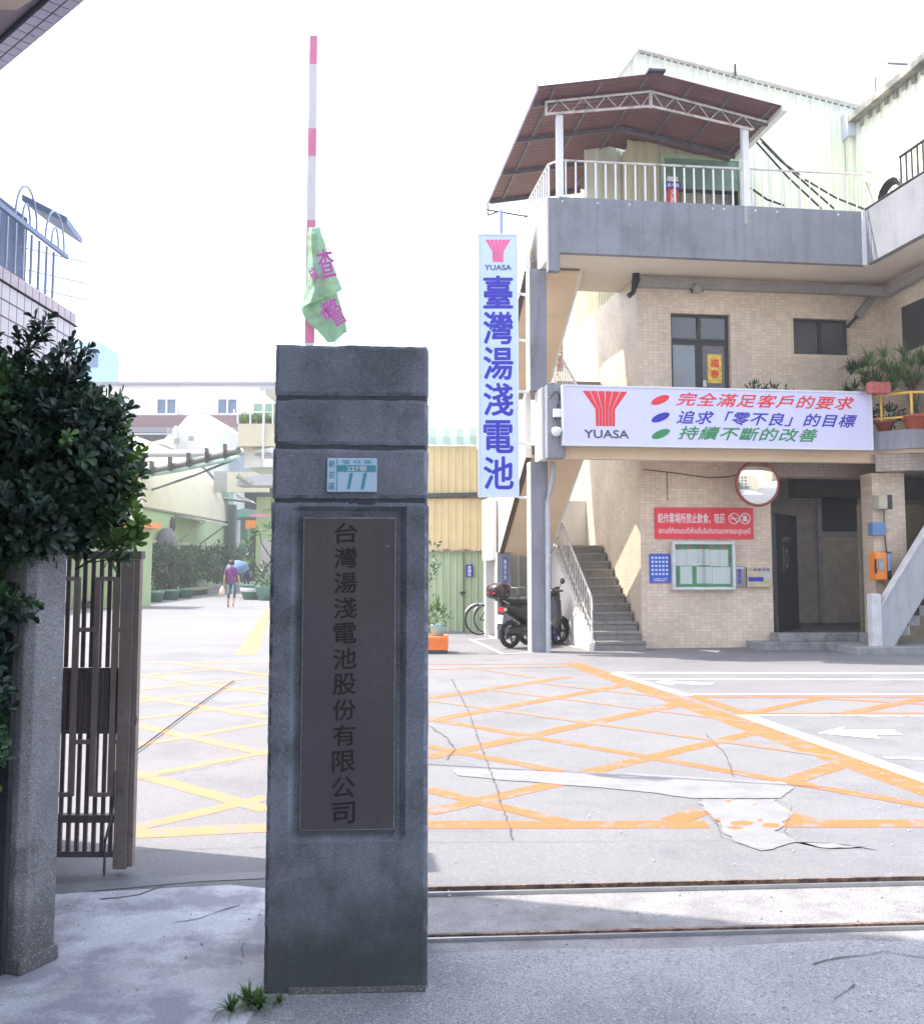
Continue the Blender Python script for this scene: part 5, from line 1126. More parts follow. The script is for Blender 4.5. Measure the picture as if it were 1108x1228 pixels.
for px,nm in ((905,'low green plant tips showing above the fascia sign below the upper door'),(932,'leafy green plant tops showing above the fascia sign beside the upper door')):
    q=B(px,464,-.9); bplant('parapet_plant',nm,q[0],-.9,4.1,terrac,.08,.12,.2,lambda m,a,b,z:bush(m,(a,b,z+.22),(.24,.12,.16),90,.14,.035,rg),leaf=lfM)
# ------------------------------------------------------------------ yellow/green metal shed in the yard
SY=22.6
def SP(px,py,Y=SY): return P(px,py,Y)
ys_=thing('yellow_metal_shed','yellow and green corrugated metal shed with a curved teal roof behind the stone pillar','shed',(0,SY,0))
xl=-3.4; xr=SP(590,700)[0]; xr1=SP(572,560)[0]
z1_=SP(550,660)[2]; z2_=SP(550,598)[2]; z3_=SP(550,535)[2]
m=M(); corr(m,(xl,SY),(xr,SY),0,z1_,.155,.02); m.build('lower_sheet',greenm,ys_)
m=M(); corr(m,(xl,SY-.04),(xr,SY-.04),z1_+.02,z2_,.16,.02); m.build('middle_sheet',yellowm,ys_)
m=M(); corr(m,(xl,SY-.02),(xr1,SY-.02),z2_+.08,z3_,.16,.02); m.build('upper_sheet',yellowm,ys_)
m=M(); 
n_=int((xr-xl)/.12)
for i in range(n_): 
    x=xl+i*.12; m.ext([(x,SY-.14,z1_-.03+.02*(i%2)),(x+.1,SY-.14,z1_-.03+.02*(i%2)),(x+.1,SY-.05,z1_+.02),(x,SY-.05,z1_+.02)],(0,0,.012))
m.build('drip_flashing',mat('rusty_flashing',(.35,.2,.15),.7,.4,5,.2,c2=(.6,.55,.5)),ys_)
m=M(); m.bar((xl,SY-.1,z2_+.02),(xr1,SY-.1,z2_+.09),.12,.09); m.bar((xr1,SY-.1,z2_+.03),(xr,SY-.1,z2_+.0),.08,.05); m.build('ledge_cable',mat('dark_ledge',(.10,.10,.12),.8,.4,6,.3),ys_)
# curved roof
vs=[];fs=[];nr=10;nc=int((xr1-xl)/.30)*2
for i in range(nr+1):
    t_=i/nr*R(75); y=SY-.1+2.6*(1-math.cos(t_))*1.2; z=z3_+1.5*math.sin(t_)
    for j in range(nc+1): vs.append((xl+(xr1-xl)*j/nc,y-(.03 if j%2 else 0),z+(.03 if j%2 else 0)))
for i in range(nr):
    for j in range(nc): fs.append((i*(nc+1)+j,i*(nc+1)+j+1,(i+1)*(nc+1)+j+1,(i+1)*(nc+1)+j))
m=M(); m.add(vs,fs); m.build('roof_sheet',tealr,ys_)
m=M(); m.box(xl,xr,SY+.05,SY+6,0,z3_-.05); m.build('shed_core',yellowm,ys_)
xd=SP(555.5,700)[0]
m=M(); m.box(xd-.012,xd+.012,SY-.06,SY-.03,0,z1_-.04); m.build('door_joint',mat('joint_green',(.15,.2,.13),.7),ys_)
m=M(); m.tube([(xd-.08,SY-.08,.86),(xd+.06,SY-.08,.88)],.018,6).box(xd-.04,xd-.01,SY-.08,SY-.03,.8,.9); m.build('padlock_hasp',darkmetal,ys_)
sgn=thing('blue_door_sign','small blue plate with white characters on the green shed door','sign',SP(563,692,SY-.05))
q0=SP(559,692,SY-.05);q1=SP(567,677,SY-.05); m=M(); m.box(q0[0],q1[0],SY-.055,SY-.04,q0[2],q1[2]); m.build('board',blue,sgn)
text('lettering','倉\n庫\n區',whitep,sgn,((q0[0]+q1[0])/2,SY-.057,(q0[2]+q1[2])/2),(1,0,0),(0,0,1),.09,(q1[2]-q0[2])*.85,bold=.02)
q=(-2.06,2.54,0); t=bthing('blue_column_sign','narrow blue strip sign with pale characters on the grey stair column by the scooter','sign',-2.1,2.53,1.0)
m=M(); m.box(-2.09,-2.0,2.53,2.548,1.15,1.65); m.build('board',mat('faded_blue',(.10,.10,.35),.6),t); text('lettering','機\n車\n停\n放',MC['pale_blue_print'],t,(-2.045,2.528,1.4),(1,0,0),(0,0,1),.06,.42,bold=.02)
# grey shutter wall behind stair, white wall beyond
gs=bthing('grey_shutter_fence','grey corrugated shutter panel under the stair behind the scooters','fence',-1.9,4.6,0)
m=M(); corr(m,(-1.95,4.7),(-.01,4.7),0,1.7,.2,.03); m.build('panel',mat('grey_sheet',(.28,.29,.28),.6,.1,3,.1,streak=.3),gs)
m=M(); m.box(-1.17,-1.07,b_s+.9,bt,0,zl-.2); m.build('side_panel',mat('tan_panel',(.4,.3,.2),.8),gs) if False else None
# white annex wall between the sign and building (behind)
# orange planter with pots and shrub
t=thing('orange_planter','orange box planter at the foot of the green shed beside the pillar','planter',(-.6,17.0,0))
m=M(); m.box(-1.4,-.25,16.95,17.5,0,.06); m.build('plinth',groove,t); m=M(); m.box(-1.4,-.24,16.93,17.5,.061,.29); m.build('box',mat('orange_box',(.85,.20,.04),.6),t,bev=.01)
t=thing('potted_shrub','pale teal pot of loose green and brownish shrub standing on the orange planter','potted plant',(-.42,17.15,.29))
m=M(); pot(m,(-.42,17.15,.29),.1,.14,.2,False); m.build('pot',mat('teal_pot',(.3,.5,.48),.6),t)
m=M(); bush(m,(-.44,17.15,.62),(.2,.18,.22),260,.08,.03,rg); blades(m,(-.42,17.15,.7),16,.4,.02,rg,.25); m.build('foliage',lfG,t)
t=thing('small_tree','thin potted tree with sparse leaves between the pillar and the green shed','tree',(-.75,17.3,.29))
m=M(); pot(m,(-.75,17.3,.29),.12,.16,.2); m.build('pot',terrac,t)
m=M(); m.tube([(-.75,17.3,.45),(-.72,17.3,1.0),(-.66,17.3,1.6)],.02,6,.01); m.build('trunk',bark,t)
m=M(); bush(m,(-.62,17.3,1.55),(.22,.2,.5),130,.09,.04,rg,.6); m.build('foliage',lfB,t)
# ------------------------------------------------------------------ scooters and bicycles
def loft(m,secs,n=10):
    """secs: (x, zc, halfw, halfh, pow) sections along x, superellipse"""
    vs=[];fs=[]
    for (x,zc,w_,h_,e) in secs:
        for k in range(n):
            a=2*math.pi*k/n; c,s=math.cos(a),math.sin(a); vs.append((x,w_*math.copysign(abs(c)**e,c),zc+h_*math.copysign(abs(s)**e,s)))
    for i in range(len(secs)-1):
        for k in range(n): fs.append((i*n+k,i*n+(k+1)%n,(i+1)*n+(k+1)%n,(i+1)*n+k))
    m.add(vs,fs,True); m.add(vs[:n],[tuple(range(n-1,-1,-1))]); m.add(vs[-n:],[tuple(range(n))]); return m
def wheel(t,x,r,w_,name='wheel'):
    m=M(); m.lathe((x,0,r),[(r*.72,-w_*.4),(r*.9,-w_*.5),(r,-w_*.2),(r,w_*.2),(r*.9,w_*.5),(r*.72,w_*.4)],22,'y'); wh=m.build(name,rubber,t)
    m=M(); m.lathe((x,0,r),[(r*.72,-w_*.3),(r*.66,-w_*.1),(r*.66,w_*.1),(r*.72,w_*.3)],22,'y')
    for k in range(5): a=2*math.pi*k/5; m.bar((x,0,r),(x+math.cos(a)*r*.68,0,r+math.sin(a)*r*.68),.025,.03)
    m.lathe((x,0,r),[(.001,-w_*.4),(.035,-w_*.4),(.035,w_*.4),(.001,w_*.4)],10,'y'); m.build('rim',darkmetal,wh)
redlens=mat('tail_lens',(.75,.02,.02),.2)
def scooter(name,label,world,rz,bodym,box=True,group=None):
    t=thing(name,label,'scooter',(0,0,0),rz,group,world=world)   # x forward
    wheel(t,0,.25,.11); wheel(t,1.25,.25,.10)
    m=M(); loft(m,[(-.22,.74,.05,.03,.8),(-.18,.74,.11,.09,.8),(0,.70,.14,.13,.8),(.22,.62,.16,.17,.75),(.42,.52,.16,.17,.7),(.55,.42,.15,.12,.7)],12); m.build('rear_body',bodym,t)
    m=M(); loft(m,[(.40,.30,.15,.06,.6),(.6,.27,.17,.07,.6),(.92,.28,.15,.07,.6),(1.0,.36,.1,.06,.7)],10); m.build('footboard',bodym,t)
    m=M(); m.ext([(.96,-.17,.28),(1.06,-.19,.55),(1.08,-.15,.82),(1.04,-.08,.98),(1.04,.08,.98),(1.08,.15,.82),(1.06,.19,.55),(.96,.17,.28)],(.10,0,.01)); o=m.build('front_shield',bodym,t,bev=.03)
    m=M(); loft(m,[(1.0,.97,.05,.05,.8),(1.05,.99,.13,.08,.8),(1.16,.96,.12,.09,.8),(1.24,.9,.06,.05,.8)],12); m.build('handlebar_cowl',bodym,t)
    m=M(); loft(m,[(-.20,.80,.05,.02,.8),(-.15,.83,.11,.05,.8),(.1,.85,.14,.06,.8),(.35,.82,.15,.06,.8),(.55,.80,.11,.05,.8),(.62,.78,.05,.02,.8)],12); m.build('seat',rubber,t)
    m=M(); m.tube([(1.0,-.33,1.02),(1.05,-.2,1.02),(1.08,0,1.0),(1.05,.2,1.02),(1.0,.33,1.02)],.015,8); m.build('handlebar',darkmetal,t)
    for s in (-1,1):
        m=M(); m.tube([(.98,.24*s,1.02),(.99,.36*s,1.02)],.022,8); m.build('grip',rubber,t)
        m=M(); m.tube([(1.05,.2*s,1.03),(1.02,.3*s,1.17)],.007,6); m.lathe((1.02,.33*s,1.2),[(.001,-.012),(.055,-.008),(.058,.008),(.001,.015)],12,'x'); m.build('mirror',darkmetal,t)
    m=M(); m.tube([(1.25,.075,.25),(1.18,.06,.6),(1.1,0,.9)],.02,6).tube([(1.25,-.075,.25),(1.18,-.06,.6),(1.1,0,.9)],.02,6); m.build('fork',darkmetal,t)
    m=M(); m.lathe((1.25,0,.25),[(.285,-.06),(.30,0),(.285,.06)],18,'y'); m.v=[v for v in m.v]; 
    keep=[f for f in m.f if all(m.v[i][2]>.33 and m.v[i][0]>1.02 for i in f)]; m.f=keep; m.sm=[True]*len(keep); m.build('front_mudguard',bodym,t)
    m=M(); loft(m,[(-.12,.3,.05,.06,.7),(.0,.3,.09,.08,.7),(.3,.32,.1,.1,.7),(.5,.36,.08,.08,.7)],10); m.build('engine_case',darkmetal,t)
    m=M(); m.tube([(-.22,-.14,.33),(.12,-.14,.27)],.055,10).tube([(.12,-.14,.27),(.4,-.1,.25)],.025,8); m.build('exhaust',darkmetal,t)
    m=M(); m.box(-.235,-.2,-.09,.09,.66,.74); m.build('tail_light',redlens,t,bev=.01)
    for s in(-1,1):
        m=M(); m.box(-.225,-.19,.10*s-.03,.10*s+.03,.67,.73); m.build('indicator',mat('clear_lens',(.6,.55,.5),.2),t,bev=.008)
    m=M(); m.ext([(-.20,-.06,.64),(-.28,-.06,.34),(-.28,.06,.34),(-.20,.06,.64)],(.012,0,0)); m.build('rear_mudguard',blackp,t)
    m=M(); m.ext([(-.236,-.085,.60),(-.27,-.085,.45),(-.27,.085,.45),(-.236,.085,.60)],(-.006,0,0)); m.build('licence_plate',whitep,t)
    m=M(); m.tube([(-.12,-.10,.80),(-.24,-.09,.86),(-.24,.09,.86),(-.12,.10,.80)],.013,8); m.build('grab_rail',steel,t)
    m=M(); m.tube([(.35,.12,.22),(.28,.2,.01)],.012,6); m.build('side_stand',darkmetal,t)
    if box:
        m=M(); loft(m,[(-.47,1.02,.06,.06,.7),(-.44,1.02,.16,.12,.7),(-.3,1.03,.21,.155,.7),(-.16,1.03,.19,.14,.7),(-.09,1.0,.08,.08,.7)],14); tb_=m.build('top_box',mat('box_black_red',(.03,.012,.018),.2),t)
        m=M(); m.box(-.468,-.455,-.10,.10,.985,1.01); m.build('reflector',redlens,tb_)
        m=M(); m.bar((-.28,-.06,.85),(-.28,-.06,.9),.04).bar((-.28,.06,.85),(-.28,.06,.9),.04); m.build('box_bracket',darkmetal,t)
    return t
sc0=G(612,777.5); sc1=G(666,773.5); ang=math.atan2(sc1[1]-sc0[1],sc1[0]-sc0[0])
scooter('parked_scooter','black motor scooter with a top box parked behind the stair post',(sc0[0],sc0[1]+.1,0),ang)if False else scooter('parked_scooter','black motor scooter with a top box parked behind the stair post',(sc0[0],sc0[1]+.05,0),ang,blackp)
t2=scooter('parked_scooter','dark scooter standing further back under the stair with only its mirror and shield showing',(sc0[0]+.35,sc0[1]+.95,0),ang+.15,darkfr,False)
def bicycle(label,w0,rz):
    t=thing('bicycle',label,'bicycle',(0,0,0),rz,'bicycles by the green shed',world=w0)
    for x in (0,1.02):
        m=M(); m.tube([(x+.31*math.cos(k*math.pi/12),0,.33+.31*math.sin(k*math.pi/12)) for k in range(25)],.018,6,cap=False); w1=m.build('wheel',rubber,t)
        m=M(); m.tube([(x+.29*math.cos(k*math.pi/12),0,.33+.29*math.sin(k*math.pi/12)) for k in range(25)],.009,6,cap=False)
        for k in range(12): a=k*math.pi/6; m.tube([(x,0,.33),(x+.29*math.cos(a),0,.33+.29*math.sin(a))],.002,3,cap=False)
        m.build('rim',steel,w1)
        m=M(); m.tube([(x+.35*math.cos(a),0,.33+.35*math.sin(a)) for a in [math.pi*(.15+.7*k/8) for k in range(9)]],.018,6); m.build('mudguard',steel,t)
    m=M()
    for p,q in (((0,0,.33),(.42,0,.28)),((0,0,.33),(.30,0,.75)),((.42,0,.28),(.27,0,.82)),((.42,0,.28),(.85,0,.68)),((.30,0,.72),(.84,0,.78)),((.84,0,.85),(1.02,0,.33))): m.tube([p,q],.014,6)
    m.build('frame',darkmetal,t)
    m=M(); m.tube([(.84,0,.85),(.82,0,.98),(.86,.0,1.0)],.012,6).tube([(.74,-.25,1.0),(.86,-.1,1.0),(.86,.1,1.0),(.74,.25,1.0)],.012,6); m.build('handlebar',steel,t)
    m=M(); m.ext([(.14,-.09,.84),(.14,.09,.84),(.40,.03,.86),(.40,-.03,.86)],(0,0,.05)); m.build('saddle',rubber,t,bev=.02)
    return t
b0=G(578,762); bicycle('older bicycle nearest the green shed with bright mudguards, its wheel showing left of the column',(b0[0]-.05,b0[1]+.0,0),R(12)); bicycle('second bicycle just behind the first, its wheel showing beside the column',(b0[0]+.14,b0[1]+.35,0),R(10))
# parking bay lines near the scooter
m=M(); gl(m,(564,767),(604,785),.09,.0); gl(m,(564,768),(592,766),.09,0); gl(m,(575,757),(592,766),.09,0); gl(m,(640,783),(604,785),.06,0); gl(m,(680,773),(692,778),.07,0); struct('parking_marking',lift(m,.006,.0005),whitel)
# low clutter beside the stair
q=G(674,768); t=thing('detergent_crate','purple crate and pale carton standing beside the stair foot','crate',(q[0],q[1]+.1,0))
m=M(); m.box(q[0]-.14,q[0]+.0,q[1],q[1]+.3,0,.26); m.build('crate',mat('purple_crate',(.12,.06,.45),.5),t,bev=.01); m=M(); m.box(q[0]+.005,q[0]+.13,q[1],q[1]+.3,0,.75); m.build('carton',mat('carton_tan',(.55,.42,.25),.8),t)
# ------------------------------------------------------------------ yard at left: far buildings
wb=thing('white_factory_block','far white three storey factory block with small windows above the yard','building',(-25,75,0))
Y5=75
def W5(px,py,Y=Y5): return P(px,py,Y)
x0,x1=W5(60,600)[0],W5(345,600)[0]; zt5=W5(200,462)[2]; zl5=W5(200,500)[2]
holes=[]
for (a,b,c,d) in ((189,479,211,496),(262,479,284,496),(118,481,133,496)):
    holes.append((W5(a,c)[0] if False else W5(a,480)[0],W5(c,480)[0],W5(200,d)[2],W5(200,b)[2]))
m=M(); wallholes(m,x0,x1,zl5,zt5,holes,Y5,Y5+.5); m.build('upper_wall',white,wb)
m=M(); m.box(x0,x1,Y5-.3,Y5+12,zt5+.001,zt5+.22); m.build('roof_edge',mat('grey_edge',(.25,.25,.28),.7),wb)
for h in holes:
    f=M(); fw=.12; f.box(h[0]-fw,h[1]+fw,Y5-.12,Y5-.001,h[3],h[3]+fw).box(h[0]-fw*2,h[1]+fw*2,Y5-.25,Y5-.001,h[2]-fw*1.5,h[2]).box(h[0]-fw,h[0],Y5-.12,Y5-.001,h[2],h[3]).box(h[1],h[1]+fw,Y5-.12,Y5-.001,h[2],h[3])
    f.box((h[0]+h[1])/2-.06,(h[0]+h[1])/2+.06,Y5-.1,Y5+.1,h[2],h[3]); fo=f.build('window',wpaint,wb)
    g_=M(); g_.box(h[0],h[1],Y5+.15,Y5+.2,h[2],h[3]); g_.build('pane',mat('blue_glass',(.10,.17,.30),.1),fo)
m=M(); m.box(x0,x1,Y5-1.0,Y5+.0,zl5-.9,zl5-.001); m.build('balcony_band',mat('maroon_band',(.16,.09,.10),.8),wb)
m=M(); m.box(x0,x1,Y5-1.01,Y5-.95,zl5-1.3,zl5-.91); m.build('balcony_edge',mat('grey_band',(.2,.2,.22),.8),wb)
m=M(); m.box(x0,x1,Y5+.3,Y5+.5,0,zl5-.01); m.build('lower_wall',dark,wb)
m=M(); q0=W5(263,538);q1=W5(286,522); m.box(q0[0],q1[0],Y5+.1,Y5+.25,q0[2],q1[2]); m.build('teal_window',mat('teal_glass',(.15,.45,.5),.2),wb)
m=M(); q0=W5(285,545);q1=W5(286,440); m.box(W5(140,500)[0],W5(210,500)[0],Y5-.9,Y5-.7,W5(200,523)[2],W5(200,521)[2]); m.build('handrail',steel,wb)
for px in (157,180,188,226,262,284,300):
    q=W5(px,497); m=M(); m.box(q[0]-.05,q[0]+.05,Y5-1.0,Y5-.9,zl5-.0,zl5+.45); m.build('rail_post',wpaint,wb)
gw=thing('white_gable_hall','far white gabled hall wall rising in front of the factory block','building',(-18,66,0))
def W6(px,py,Y=66): q=P(px,py,Y); return (q[0],Y,q[2])
m=M(); m.ext([W6(213,690),W6(213,512),W6(226,497),W6(250,497),W6(262,508),W6(262,690)],(0,8,0)); m.build('gable_wall',white,gw)
m=M(); m.ext([W6(110,690),W6(110,545),W6(180,532),W6(200,527),W6(208,517),W6(213,511),W6(213,690)],(0,-.5,0)); m.build('sweeping_wall',white,gw)
for px,py in ((215,530),(206,518),(232,527)):
    q=W6(px,py); m=M(); m.box(q[0]-.15,q[0]+.15,65.3,65.49,q[2]-.15,q[2]+.15); m.build('vent',mat('vent_grey',(.3,.3,.3),.7),gw)
# cream curved hall along the yard
XW=-15.0
ch_=thing('cream_curved_hall','long cream and green hall with a curved roof along the yard','building',(XW,40,0))
m=M(); m.box(XW-.3,XW,22,63.0,0,4.15); m.build('side_wall',greenw,ch_)
m=M(); m.box(XW-.001+.001,XW+.08,22,63.0,2.55,2.66); m.build('string_course',creamw,ch_)
m=M(); m.box(XW-.0,XW+.12,22,63.05,4.1,4.2); m.build('eave_line',mat('eave_grey',(.2,.18,.15),.8),ch_)
vs=[];fs=[];nr=12
prof=[(XW+.12,4.2)]+[(XW+.12-7*(1-math.cos(t_)),4.2+5.2*math.sin(t_)) for t_ in [math.pi/2*k/nr for k in range(1,nr+1)]]
for (x,z) in prof: vs+=[(x,22,z),(x,63.1,z)]
m=M(); m.add(vs,[(2*i,2*i+1,2*i+3,2*i+2) for i in range(nr)],True); m.build('curved_roof',creamw,ch_)
m=M(); m.add([(XW-7,63.0,4.0)]+[(x,63.0,z) for x,z in prof],[tuple([0]+list(range(1,nr+2)))]); m.build('gable_end',creamw,ch_)
m=M(); m.tube([(x+.05,63.15,z+.02) for x,z in prof],.12,6).tube([(XW+.2,63.1,4.2),(XW+.2,63.1,0)],.1,6); m.build('roof_edge_pipe',mat('pipe_dark',(.14,.14,.13),.7),ch_)
def onwall(px,py):
    r=ray(px,py); t_=(XW)/r[0]; return (XW,r[1]*t_,H+r[2]*t_)
# awning/door/hood
q=onwall(240,640); a=onwall(222,632); 
m=M(); m.ext([(XW+.02,a[1]-2,4.0),(XW+1.6,a[1]-2,3.7),(XW+1.6,a[1]+3,3.7),(XW+.02,a[1]+3,4.0)],(0,0,.1)); m.bar((XW+.05,a[1]-1.8,2.6),(XW+1.5,a[1]-1.8,3.7),.08).bar((XW+.05,a[1]+2.8,2.6),(XW+1.5,a[1]+2.8,3.7),.08); m.build('door_canopy',mat('canopy_grey',(.36,.35,.3),.7),ch_)
m=M(); m.box(XW+.001,XW+.05,a[1]-.8,a[1]+1.0,0,2.5); m.build('side_door',dark,ch_)
m=M(); h_=onwall(190,640); m.lathe((XW+.4,h_[1],h_[2]-.6),[(.001,.9),(.25,.85),(.55,.3),(.6,-.5),(.3,-.7),(.001,-.7)],12); m.build('exhaust_hood',mat('hood_grey',(.17,.16,.18),.7),ch_)
m=M(); h2=onwall(206,629); m.lathe((XW+.03,h2[1],h2[2]),[(.001,.1),(.35,.08),(.4,0)],14,'x'); m.build('round_vent',dark,ch_)
m=M(); m.box(XW+.6,XW+.9,h_[1]-.3,h_[1]+.3,0,1.8); m.build('switch_cabinet',dark,ch_)
# orange ledge with guard frame (left)
q0=P(140,632,34);q1=P(172,625,34); t=thing('orange_loading_ledge','orange edged ledge with a thin rail frame at the near end of the cream hall','platform',(q0[0],34,0))
m=M(); m.box(q0[0]-2,q1[0],34,36,q0[2],q1[2]); m.build('orange_edge',mat('orange_edge_paint',(.85,.25,.04),.6),t)
m=M(); m.box(q0[0]-2,q1[0]-.3,34.3,36,0,q0[2]-.001); m.build('support_wall',greenw,t)
for px in (145,158,170):
    q=P(px,600,34.1); m=M(); m.tube([(q[0],34.1,q1[2]),(q[0],34.1,P(px,596,34.1)[2])],.03,5); m.build('rail_post',wpaint,t)
m=M(); m.tube([P(142,597,34.1),P(171,597,34.1)],.03,5); m.tube([P(142,611,34.1),P(171,611,34.1)],.02,5); m.build('top_rail',wpaint,t)
# teal building at the back, passage, bridge
tb2=thing('teal_plant_building','teal green plant building with a dark passage behind the walkers','building',(-15,68,0))
def W7(px,py,Y=64): return P(px,py,Y)
def bx7(name,px0,py0,px1,py1,Y,d,mt):
    q0=P(px0,py1,Y);q1=P(px1,py0,Y); m=M(); m.box(q0[0],q1[0],Y,Y+d,max(0,q0[2]) if py1>690 else q0[2],q1[2]); return m.build(name,mt,tb2)
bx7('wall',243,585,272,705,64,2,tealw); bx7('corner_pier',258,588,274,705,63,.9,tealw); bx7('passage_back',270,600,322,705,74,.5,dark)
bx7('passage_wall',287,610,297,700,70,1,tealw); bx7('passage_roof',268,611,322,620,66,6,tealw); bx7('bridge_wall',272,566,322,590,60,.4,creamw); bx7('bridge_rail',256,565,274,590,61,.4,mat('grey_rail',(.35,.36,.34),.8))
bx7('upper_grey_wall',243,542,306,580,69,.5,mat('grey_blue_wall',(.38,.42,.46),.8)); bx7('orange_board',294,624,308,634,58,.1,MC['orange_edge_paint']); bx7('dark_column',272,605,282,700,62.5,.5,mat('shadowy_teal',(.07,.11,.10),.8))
m=M(); m.tube([P(254,600,62.8),P(262,597,62.8),P(300,602,62.8)],.1,6); m.build('wall_pipe',MC['pipe_dark'],tb2)
m=M(); m.ext([P(282,592,61),P(300,600,61),P(303,603,61),P(284,597,61)],(0,1,0)); m.build('hanging_duct',steel,tb2)
# right green building close to the pillar
rb=thing('green_balcony_building','pale green building with a planted balcony and red pipe left of the stone pillar','building',(-8,44,0))
def bx8(name,px0,py0,px1,py1,Y,d,mt,g=False):
    q0=P(px0,py1,Y);q1=P(px1,py0,Y); m=M(); m.box(q0[0],q1[0],Y,Y+d,0 if g else q0[2],q1[2]); return m.build(name,mt,rb)
bx8('wall',306,596,352,700,44.5,8,greenw,True); bx8('balcony_box',285,508,352,535,43,8.5,creamw); bx8('balcony_under',293,535.5,352,560,43.6,8,white); bx8('bracket_block',315,550,330,560,42.5,.8,white)
bx8('upper_wall',304,484,352,507,47,4,tealw) ; bx8('upper_roof',312,463,352,467,44,5,mat('roof_grey',(.45,.46,.5),.7)); bx8('white_post',314,467,317,550,42.8,.25,wpaint)
bx8('junction_box',314,596,324,610,44.2,.25,greenw); bx8('red_pipe',300,616.5,322,619.5,43.8,.15,redp); bx8('door_frame',312,646,330,690,44.35,.14,mat('grey_door_frame',(.5,.45,.42),.7))
m=M(); vs=[]
for k in range(9):
    a=math.pi*k/8; vs.append((P(322,585,43)[0]-1.6*math.cos(a)*.9 ,43,P(322,582,43)[2]+.5*math.sin(a)))
m.ext(vs,(0,1.4,0)); m.build('door_awning',mat('awning_grey',(.5,.52,.52),.6),rb)
m=M(); m.tube([P(300,580,42.8),P(290,573,42.8),P(285,570,42.8)],.1,6,.16); m.build('yard_lamp',MC['canopy_grey'],rb)
m=M(); 
for a,b in ((285,285),(300,300),(327,327)): m.tube([P(a,508,42.9),P(b,470 if a<290 else 480,42.9)],.035,5)
m.tube([P(285,482,42.9),P(327,482,42.9)],.03,5).tube([P(285,494,42.9),P(327,494,42.9)],.02,5); m.build('balcony_rail',wpaint,rb)
m=M()
for i in range(14): 
    q=P(287+i*3,505,43.3); blades(m,(q[0],43.3+rg.uniform(0,.4),q[2]-.1),26,.8,.05,rg,.9)
o=single(m,'balcony_plants',lfG,'row of bright green grassy plants on the far green balcony','plants',(P(300,505,43.3)[0],43.3,P(300,505,43.3)[2]))
# pipe bridge over the yard
pb_=thing('overhead_pipes','pair of overhead service pipes crossing from the cream hall to the balcony','pipes',P(150,570,50))
for (a,b,r_,mt) in (((146,572),(286,540),.16,MC['pipe_dark']),((150,574),(286,548),.12,tealr),((180,588),(286,549),.06,MC['pipe_dark']),((140,543),(327,540),.13,wpaint),((140,547),(327,545),.05,MC['pipe_grey'])):
    m=M(); m.tube([P(*a,48),P((a[0]+b[0])/2,(a[1]+b[1])/2+1.5,46),P(*b,43)],r_,8); m.build('pipe',mt,pb_)
for k in range(6):
    q=P(160+k*22,567-k*5,47.5-k*.8); m=M(); m.box(q[0]-.05,q[0]+.05,q[1]-.2,q[1]+.2,q[2]-.3,q[2]+.35); m.build('pipe_hanger',darkmetal,pb_)
# pale blue tower
t=thing('distant_blue_block','small pale blue rooftop block far away above the tree','building',(-40,100,0)); q0=P(85,450,100);q1=P(119,410,100)
m=M(); m.box(q0[0],q1[0],100,106,0,q1[2]); m.build('wall',mat('pale_cyan_wall',(.4,.6,.7),.7),t); m=M(); q0=P(106,440,99.9);q1=P(117,424,99.9); m.box(q0[0],q1[0],99.9,100-.001,q0[2],q1[2]); m.build('window',MC['blue_glass'],t)
# hedge shrubs, individually
rg=random.Random(33)
hp=[(172,706,3.3),(186,705,3.4),(200,702,3.6),(215,699,3.9),(229,698,3.6),(242,696,3.6),(252,694,3.5),(262,693,4.0),(276,692,3.6),(291,692,3.8),(303,692,3.6)]
wheres=['nearest the gate post at the left end of the row','second from the gate post','below the grey exhaust hood','just left of the side door canopy','right of the side door canopy','below the curved roof edge','at the corner of the cream hall','in front of the teal corner pier','left of the dark passage','right behind the walkers','at the right end by the green building']
for i,((px,py,hh),wh) in enumerate(zip(hp,wheres)):
    hh*=.70
    g_=G(px,py+10); x,y=g_[0],g_[1]; x=max(x,XW+1.3) if i<6 else x
    t=thing('shrub','dark green shrub '+wh,'shrub',(x,y,0),group='shrubs along the yard wall')
    m=M(); m.tube([(x,y,0),(x+.1,y,1.0),(x-.1,y,1.8)],.07,6,.03).tube([(x,y,.4),(x+.5,y,1.4)],.04,5,.02).tube([(x,y,.5),(x-.5,y,1.5)],.04,5,.02); m.build('trunk',bark,t)
    m=M(); bush(m,(x,y,hh*.58),(1.15,1.0,hh*.40),900,.22,.10,rg,.6); m.build('foliage',lfB,t)
t=thing('stone_planter_bench','low stone planter kerb running under the shrubs beside the cream hall','planter',(XW+2.2,42,0))
m=M(); m.box(XW+2.0,XW+2.35,34,50,.25,.38); m.build('bench_slab',mat('planter_stone',(.3,.28,.25),.9),t); m=M(); m.box(XW+2.05,XW+2.25,34,50,0,.249); m.build('base',darkwall,t)
m=M(); m.box(XW+1.5,XW+1.8,52,64,.25,.4).box(XW+1.6,XW+1.7,52,64,0,.249); m.build('bench_slab',MC['planter_stone'],t)
for k in range(5):
    y=35.5+k*2.2; m=M(); pot(m,(XW+2.7,y,0),.3,.38,.42); single(m,'green_pot',potgreen,['nearest','second nearest','middle','second farthest','farthest'][k]+' of the low green empty pots before the planter kerb','pot',(XW+2.7,y,0),group='green pots before the planter kerb')
